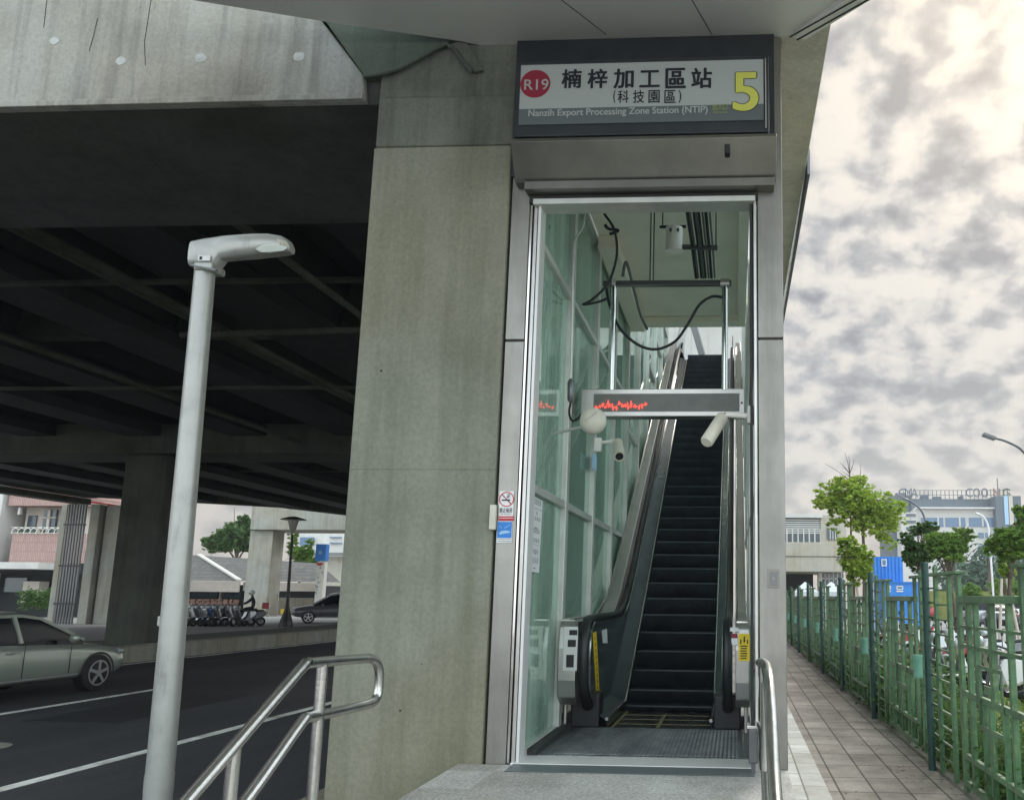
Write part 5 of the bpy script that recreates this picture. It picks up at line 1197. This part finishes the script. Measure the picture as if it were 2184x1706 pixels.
for (xa_,xb_,ya,yb,Yv) in ((1880,1891,1192,1207,Yk-.01),(1890,1900,1249,1256,Yk-.62),(1912,1926,1249,1257,Yk-.62),(1890,1900,1259,1262,Yk-.62),(1912,1926,1259,1262,Yk-.62)):
    a_,b_=P(xa_,yb,Y=Yv),P(xb_,ya,Y=Yv); B(a_.x,b_.x,Yv-.01,Yv-.002,a_.z,b_.z).build('panel_plate','plate',ct); B(a_.x+.05,b_.x-.05,Yv-.015,Yv-.0105,a_.z+.05,b_.z-.05).build('panel_mark','winblue',ct) if b_.z-a_.z>.15 else None
# large pale building with grey tower
YC=260
def G(px,py): return P(px,py,Y=YC)
hb_=thing('office_block','large pale multi-storey building with grey tower and roof letters','building',(G(2040,1200).x,YC,0))
def gb_(xa,xb,ya,yb,d0,d1,name,m,bv=0): a,b=G(xa,yb),G(xb,ya); return B(a.x,b.x,YC+d0,YC+d1,a.z,b.z).build(name,m,hb_,bevel=bv)
gb_(1958,2128,1086,1300,0,30,'main_block','towerpale'); gb_(1952,2129,1083,1085.5,-2,30,'cornice','wallw'); gb_(1950,2122,1061,1083,4,28,'roof_storey','towergrey')
gb_(1917,1952,1052,1300,6,30,'stair_tower','towergrey'); gb_(1926,1953,1094,1300,-2,5.9,'balcony_block','towerpale')
gb_(2128.5,2170,1060,1300,-3,30,'side_tower','towergrey'); gb_(2137,2142,1060,1120,-3.2,-3.05,'vertical_stripe','skyblue'); gb_(2147,2152,1060,1120,-3.2,-3.05,'vertical_stripe','stake')
for (xa,xb) in ((1965,1993),(1998,2030),(2034,2061),(2070,2092),(2096,2126)):
    if xb-xa<25 and False: continue
for (xa,xb) in ((1965,2011),(2017,2058),(2067,2124)): gb_(xa,xb,1104,1123,-.3,-.05,'window_band','winblue'); 
for xm in (1999,2045,2094): gb_(xm,xm+2.5,1103.9,1123.1,-.5,-.31,'mullion','towerpale')
for px in (1990,2012,2034,2054,2092,2107,2124): 
    gb_(px-5.5,px+5.5,1136,1147,-.3,-.05,'window','winblue'); gb_(px-5.5,px+5.5,1163,1173,-.3,-.05,'window','winblue')
for k in range(6): gb_(1930,1950,1097+k*14,1103+k*14,-2.3,-2.05,'balcony_opening','window')
for k in range(9): gb_(1918,1925,1100+k*11,1105+k*11,5.7,5.95,'window','winblue')
# rooftop clutter and letters on frame
for px,py in ((1948,1040),(2140,1015)): a=G(px,1062); b=G(px,py); MB().tube([(a.x,YC+5,a.z),(a.x,YC+5,b.z)],.18,6).build('mast','greyp',hb_)
mb=MB()
for (xa,xb,ya,yb) in ((1975,1990,1051,1062),(2002,2018,1054,1062),(1920,1940,1046,1052),(2060,2066,1052,1062)): a,b=G(xa,yb),G(xb,ya); mb.box(a.x,b.x,YC+6,YC+9,a.z,b.z)
mb.build('roof_plant','towergrey',hb_)
mb=MB()
for px in range(1922,2165,9): a,b=G(px,1061),G(px,1043 if px<2068 else 1040); mb.bar((a.x,YC+3,a.z),(a.x,YC+3,b.z),.18,.18)
for py in (1043,1053): a,b=G(1920,py),G(2165,py); mb.bar((a.x,YC+3,a.z),(b.x,YC+3,b.z),.15,.15)
mb.build('letter_frame','towergrey',hb_)
for ch,px,m_ in (('G',1928,'towergrey'),('M',1941,'towergrey'),('A',1954,'towergrey'),('C',2072,'towergrey'),('O',2088,'towergrey'),('O',2105,'towergrey'),('N',2131,'terracotta'),('G',2152,'folm')):
    a,b=G(px-7,1058),G(px+7,1039); text(ch,a.x,b.x,a.z,b.z-a.z,YC+2.5,m_,hb_,name='roof_letter',bold=.012)

# ---------------------------------------------------------------- buildings left
YP=54
pk=thing('pink_building','pink tiled building with balcony plants seen under the viaduct','building',(P(70,1200,Y=YP).x,YP,0))
def pb(xa,xb,ya,yb,d0,d1,name,m): a,b=P(xa,yb,Y=YP),P(xb,ya,Y=YP); return B(a.x,b.x,YP+d0,YP+d1,a.z,b.z).build(name,m,pk)
pb(-60,18,1020,1330,-.2,6,'side_wall','wallw'); pb(18,190,1020,1078,0,6,'upper_wall','pink'); pb(18,190,1138,1200,0,6,'lower_wall','pink'); pb(18,190,1078,1138,1.2,1.4,'balcony_back','wallbeige'); pb(18,190,1066,1200,1.41,6,'core','wallbeige')
for (xa,xb) in ((62,96),(102,132)): 
    w_=pb(xa,xb,1084,1134,1.0,1.19,'window','window'); pb((xa+xb)/2-.8,(xa+xb)/2+.8,1084,1134,.9,.99,'window_frame','wallbeige'); pb(xa,xb,1100,1102,.9,.985,'window_frame','wallbeige')
pb(29,36,1081,1096,.3,.5,'wall_lamp','wallw'); pb(26,50,1096,1134,1.1,1.19,'doorway','window')
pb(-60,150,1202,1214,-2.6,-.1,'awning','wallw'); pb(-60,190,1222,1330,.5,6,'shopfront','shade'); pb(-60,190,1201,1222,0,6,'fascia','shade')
pb(0,50,1232,1262,.3,.49,'shop_window','window'); pb(60,100,1240,1285,-.6,.2,'stock_display','wallbeige')
mb=MB(); rng=random.Random(8)
for k in range(8):
    a=P(24+k*13,1138,Y=YP-.15); mb.tube(bez([a,a+Vector((.05,0,.25)),a+Vector((.25,0,.38)),a+Vector((.42,0,.30))],6),.03,5)
a,b=P(22,1136,Y=YP-.15),P(122,1144,Y=YP-.15); mb.tube([a,(b.x,a.y,a.z)],.02,5); mb.tube([(a.x,a.y,a.z+.36),(b.x,a.y,a.z+.36)],.02,5)
mb.build('railing','white',pk)
for k in range(5):
    a=P(40+k*16,1136,Y=YP+.3); tb=MB(); leafmesh(tb,a+Vector((0,0,.1)),(.16,.12,.12),30,.06,rng); tb.build('planter_foliage','fold',pk)
# roadside planting in front of the pink building
ps=MB(); 
for k in range(30): leafmesh(ps,P(rng.uniform(50,115),rng.uniform(1262,1292),Y=50),(.35,.3,.3),40,.10,rng)
po=ps.build('street_planting','fold'); po['kind']='stuff'; po['label']='scruffy greenery in front of the shopfront'
# low shop with hipped roof
YQ=66
sh=thing('shop_building','low shop with grey hipped roof and white eaves behind the scooters','building',(P(520,1290,Y=YQ).x,YQ,0))
def qb(xa,xb,ya,yb,d0,d1,name,m): a,b=P(xa,yb,Y=YQ),P(xb,ya,Y=YQ); return B(a.x,b.x,YQ+d0,YQ+d1,a.z,b.z).build(name,m,sh)
e0,e1,e2_,e3=P(330,1237,Y=YQ),P(527,1239,Y=YQ),P(425,1186,Y=YQ+5),P(330,1180,Y=YQ+5)
zE=e1.z; zR=P(430,1184,Y=YQ+5).z; xl_=e0.x-4; xr_=P(690,1240,Y=YQ).x; xm=P(527,1239,Y=YQ).x
MB().add([(xl_,YQ-1,zE),(xm,YQ-1,zE),(e2_.x,YQ+5,zR),(xl_,YQ+5,zR)],[(0,1,2,3)]).build('roof_slope','greyroof',sh)
MB().add([(xm,YQ-1,zE),(xr_,YQ+3,zE),(xr_-3,YQ+5,zR-.6),(e2_.x,YQ+5,zR)],[(0,1,2,3)]).build('roof_slope','greyroof',sh)
MB().bar((xm,YQ-1.05,zE+.06),(e2_.x,YQ+4.95,zR+.06),.35,.12).build('hip_trim','white',sh)
B(xl_,xm,YQ-1.05,YQ-.9,zE-.85,zE-.02).build('eaves_board','wallbeige',sh); B(xm+.01,xr_,YQ-.5,YQ-.3,zE-.75,zE-.1).build('eaves_board','wallbeige',sh)
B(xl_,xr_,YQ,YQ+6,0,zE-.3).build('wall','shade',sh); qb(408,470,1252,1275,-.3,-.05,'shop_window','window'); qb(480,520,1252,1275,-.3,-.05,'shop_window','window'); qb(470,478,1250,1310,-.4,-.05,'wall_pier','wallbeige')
qb(408,524,1278,1310,-1.2,-.9,'low_wall','terracotta'); qb(600,690,1275,1310,-1,-.7,'stone_wall','kerb'); 
qb(618,628,1298,1308,-1.4,-1.1,'yellow_crate','yellow')
tree('broad_tree','large rounded dark green tree rising behind the shop roof',Vector((P(500,1250,Y=82).x,82,0)),6,.3,[lobe(500,1145,82,48,36),lobe(465,1155,82,34,26),lobe(525,1125,82,28,28),lobe(545,1160,82,40,30)],4500,.20,'fold',limbs=8,seed=31,clump=.3)
tree('broad_tree','yellowish loose tree between the black lamp and the blue sign',Vector((P(640,1250,Y=76).x,76,0)),4,.2,[lobe(625,1160,76,16,36),lobe(645,1190,76,28,22),lobe(655,1175,76,18,26)],2200,.15,'folm',limbs=8,seed=32,clump=.25)
YV=125
wh=thing('white_building','pale blue and white building behind the blue pylon sign','building',(P(690,1160,Y=YV).x,YV,0))
for (xa,xb,ya,yb,d0,nm_,m_) in ((636,760,1130,1178,0,'upper_block','wallw'),(642,672,1146,1163,-.5,'window_band','winblue'),(705,730,1145,1147,-.4,'window_band','winblue'),(705,730,1157,1159,-.4,'window_band','winblue'),(660,760,1179,1186,-1,'ledge','greyp'),(620,780,1186,1300,2,'lower_wall','stationc')):
    a,b=P(xa,yb,Y=YV),P(xb,ya,Y=YV); B(a.x,b.x,YV+d0,YV+10 if d0>=0 else YV+d0+.3,a.z,b.z).build(nm_,m_,wh)
YG=64
pyl=thing('pylon_sign','tall white pylon sign with blue top and red mark beyond the dark car','sign',(P(682,1290,Y=YG).x,YG,0))
def yb_(xa,xb,ya,yb,d,name,m): a,b=P(xa,yb,Y=YG),P(xb,ya,Y=YG); return B(a.x,b.x,YG+d,YG+d+.05 if d<0 else YG+.5,a.z,b.z).build(name,m,pyl)
yb_(667,693,1198,1320,0,'column','white'); a,b=P(672,1196,Y=YG),P(697,1160,Y=YG); B(a.x,b.x,YG-.06,YG+.5,a.z,b.z).build('blue_panel','blue',pyl,bevel=.02)
c=P(683,1178,Y=YG-.08); mb=MB()
for k in range(6): a_=PI*k/3; mb.bar((c.x,YG-.09,c.z),(c.x+.16*math.cos(a_),YG-.09,c.z+.16*math.sin(a_)),.06,.01,up=(0,1,0))
mb.build('emblem','skyblue',pyl)
c=P(682,1200,Y=YG-.06); n_=12; MB().add([(c.x+.26*math.cos(PI+PI*k/n_),YG-.07,c.z+.22*math.sin(PI+PI*k/n_)) for k in range(n_+1)],[tuple(range(n_+1))]).build('red_mark','brightred',pyl)
mb=MB(); rng=random.Random(2)
for (px,py,s_) in ((682,1211,.09),(679,1222,.06),(685,1224,.14),(677,1232,.10),(678,1240,.12),(674,1248,.12),(678,1255,.12),(674,1263,.10)):
    c=P(px,py,Y=YG-.06)
    for _ in range(4): dx,dz=rng.uniform(-s_,s_),rng.uniform(-s_,s_); mb.bar((c.x+dx,YG-.06,c.z+dz),(c.x+dx+rng.uniform(-.12,.12),YG-.06,c.z+dz+rng.uniform(-.1,.1)),.035,.01,up=(0,1,0))
mb.build('characters','signg',pyl)

# ---------------------------------------------------------------- haze
hm_=bpy.data.materials.new('haze'); hm_.use_nodes=True; t=hm_.node_tree; t.nodes.remove(t.nodes['Principled BSDF'])
pv=t.nodes.new('ShaderNodeVolumePrincipled'); pv.inputs['Color'].default_value=(.93,.95,.97,1); pv.inputs['Density'].default_value=.0005; t.links.new(pv.outputs[0],t.nodes['Material Output'].inputs['Volume'])
hz_=B(-180,260,-40,420,-1.5,60).build('haze',hm_); hz_['kind']='stuff'; hz_['label']='pale haze in the air over the street and the far buildings'
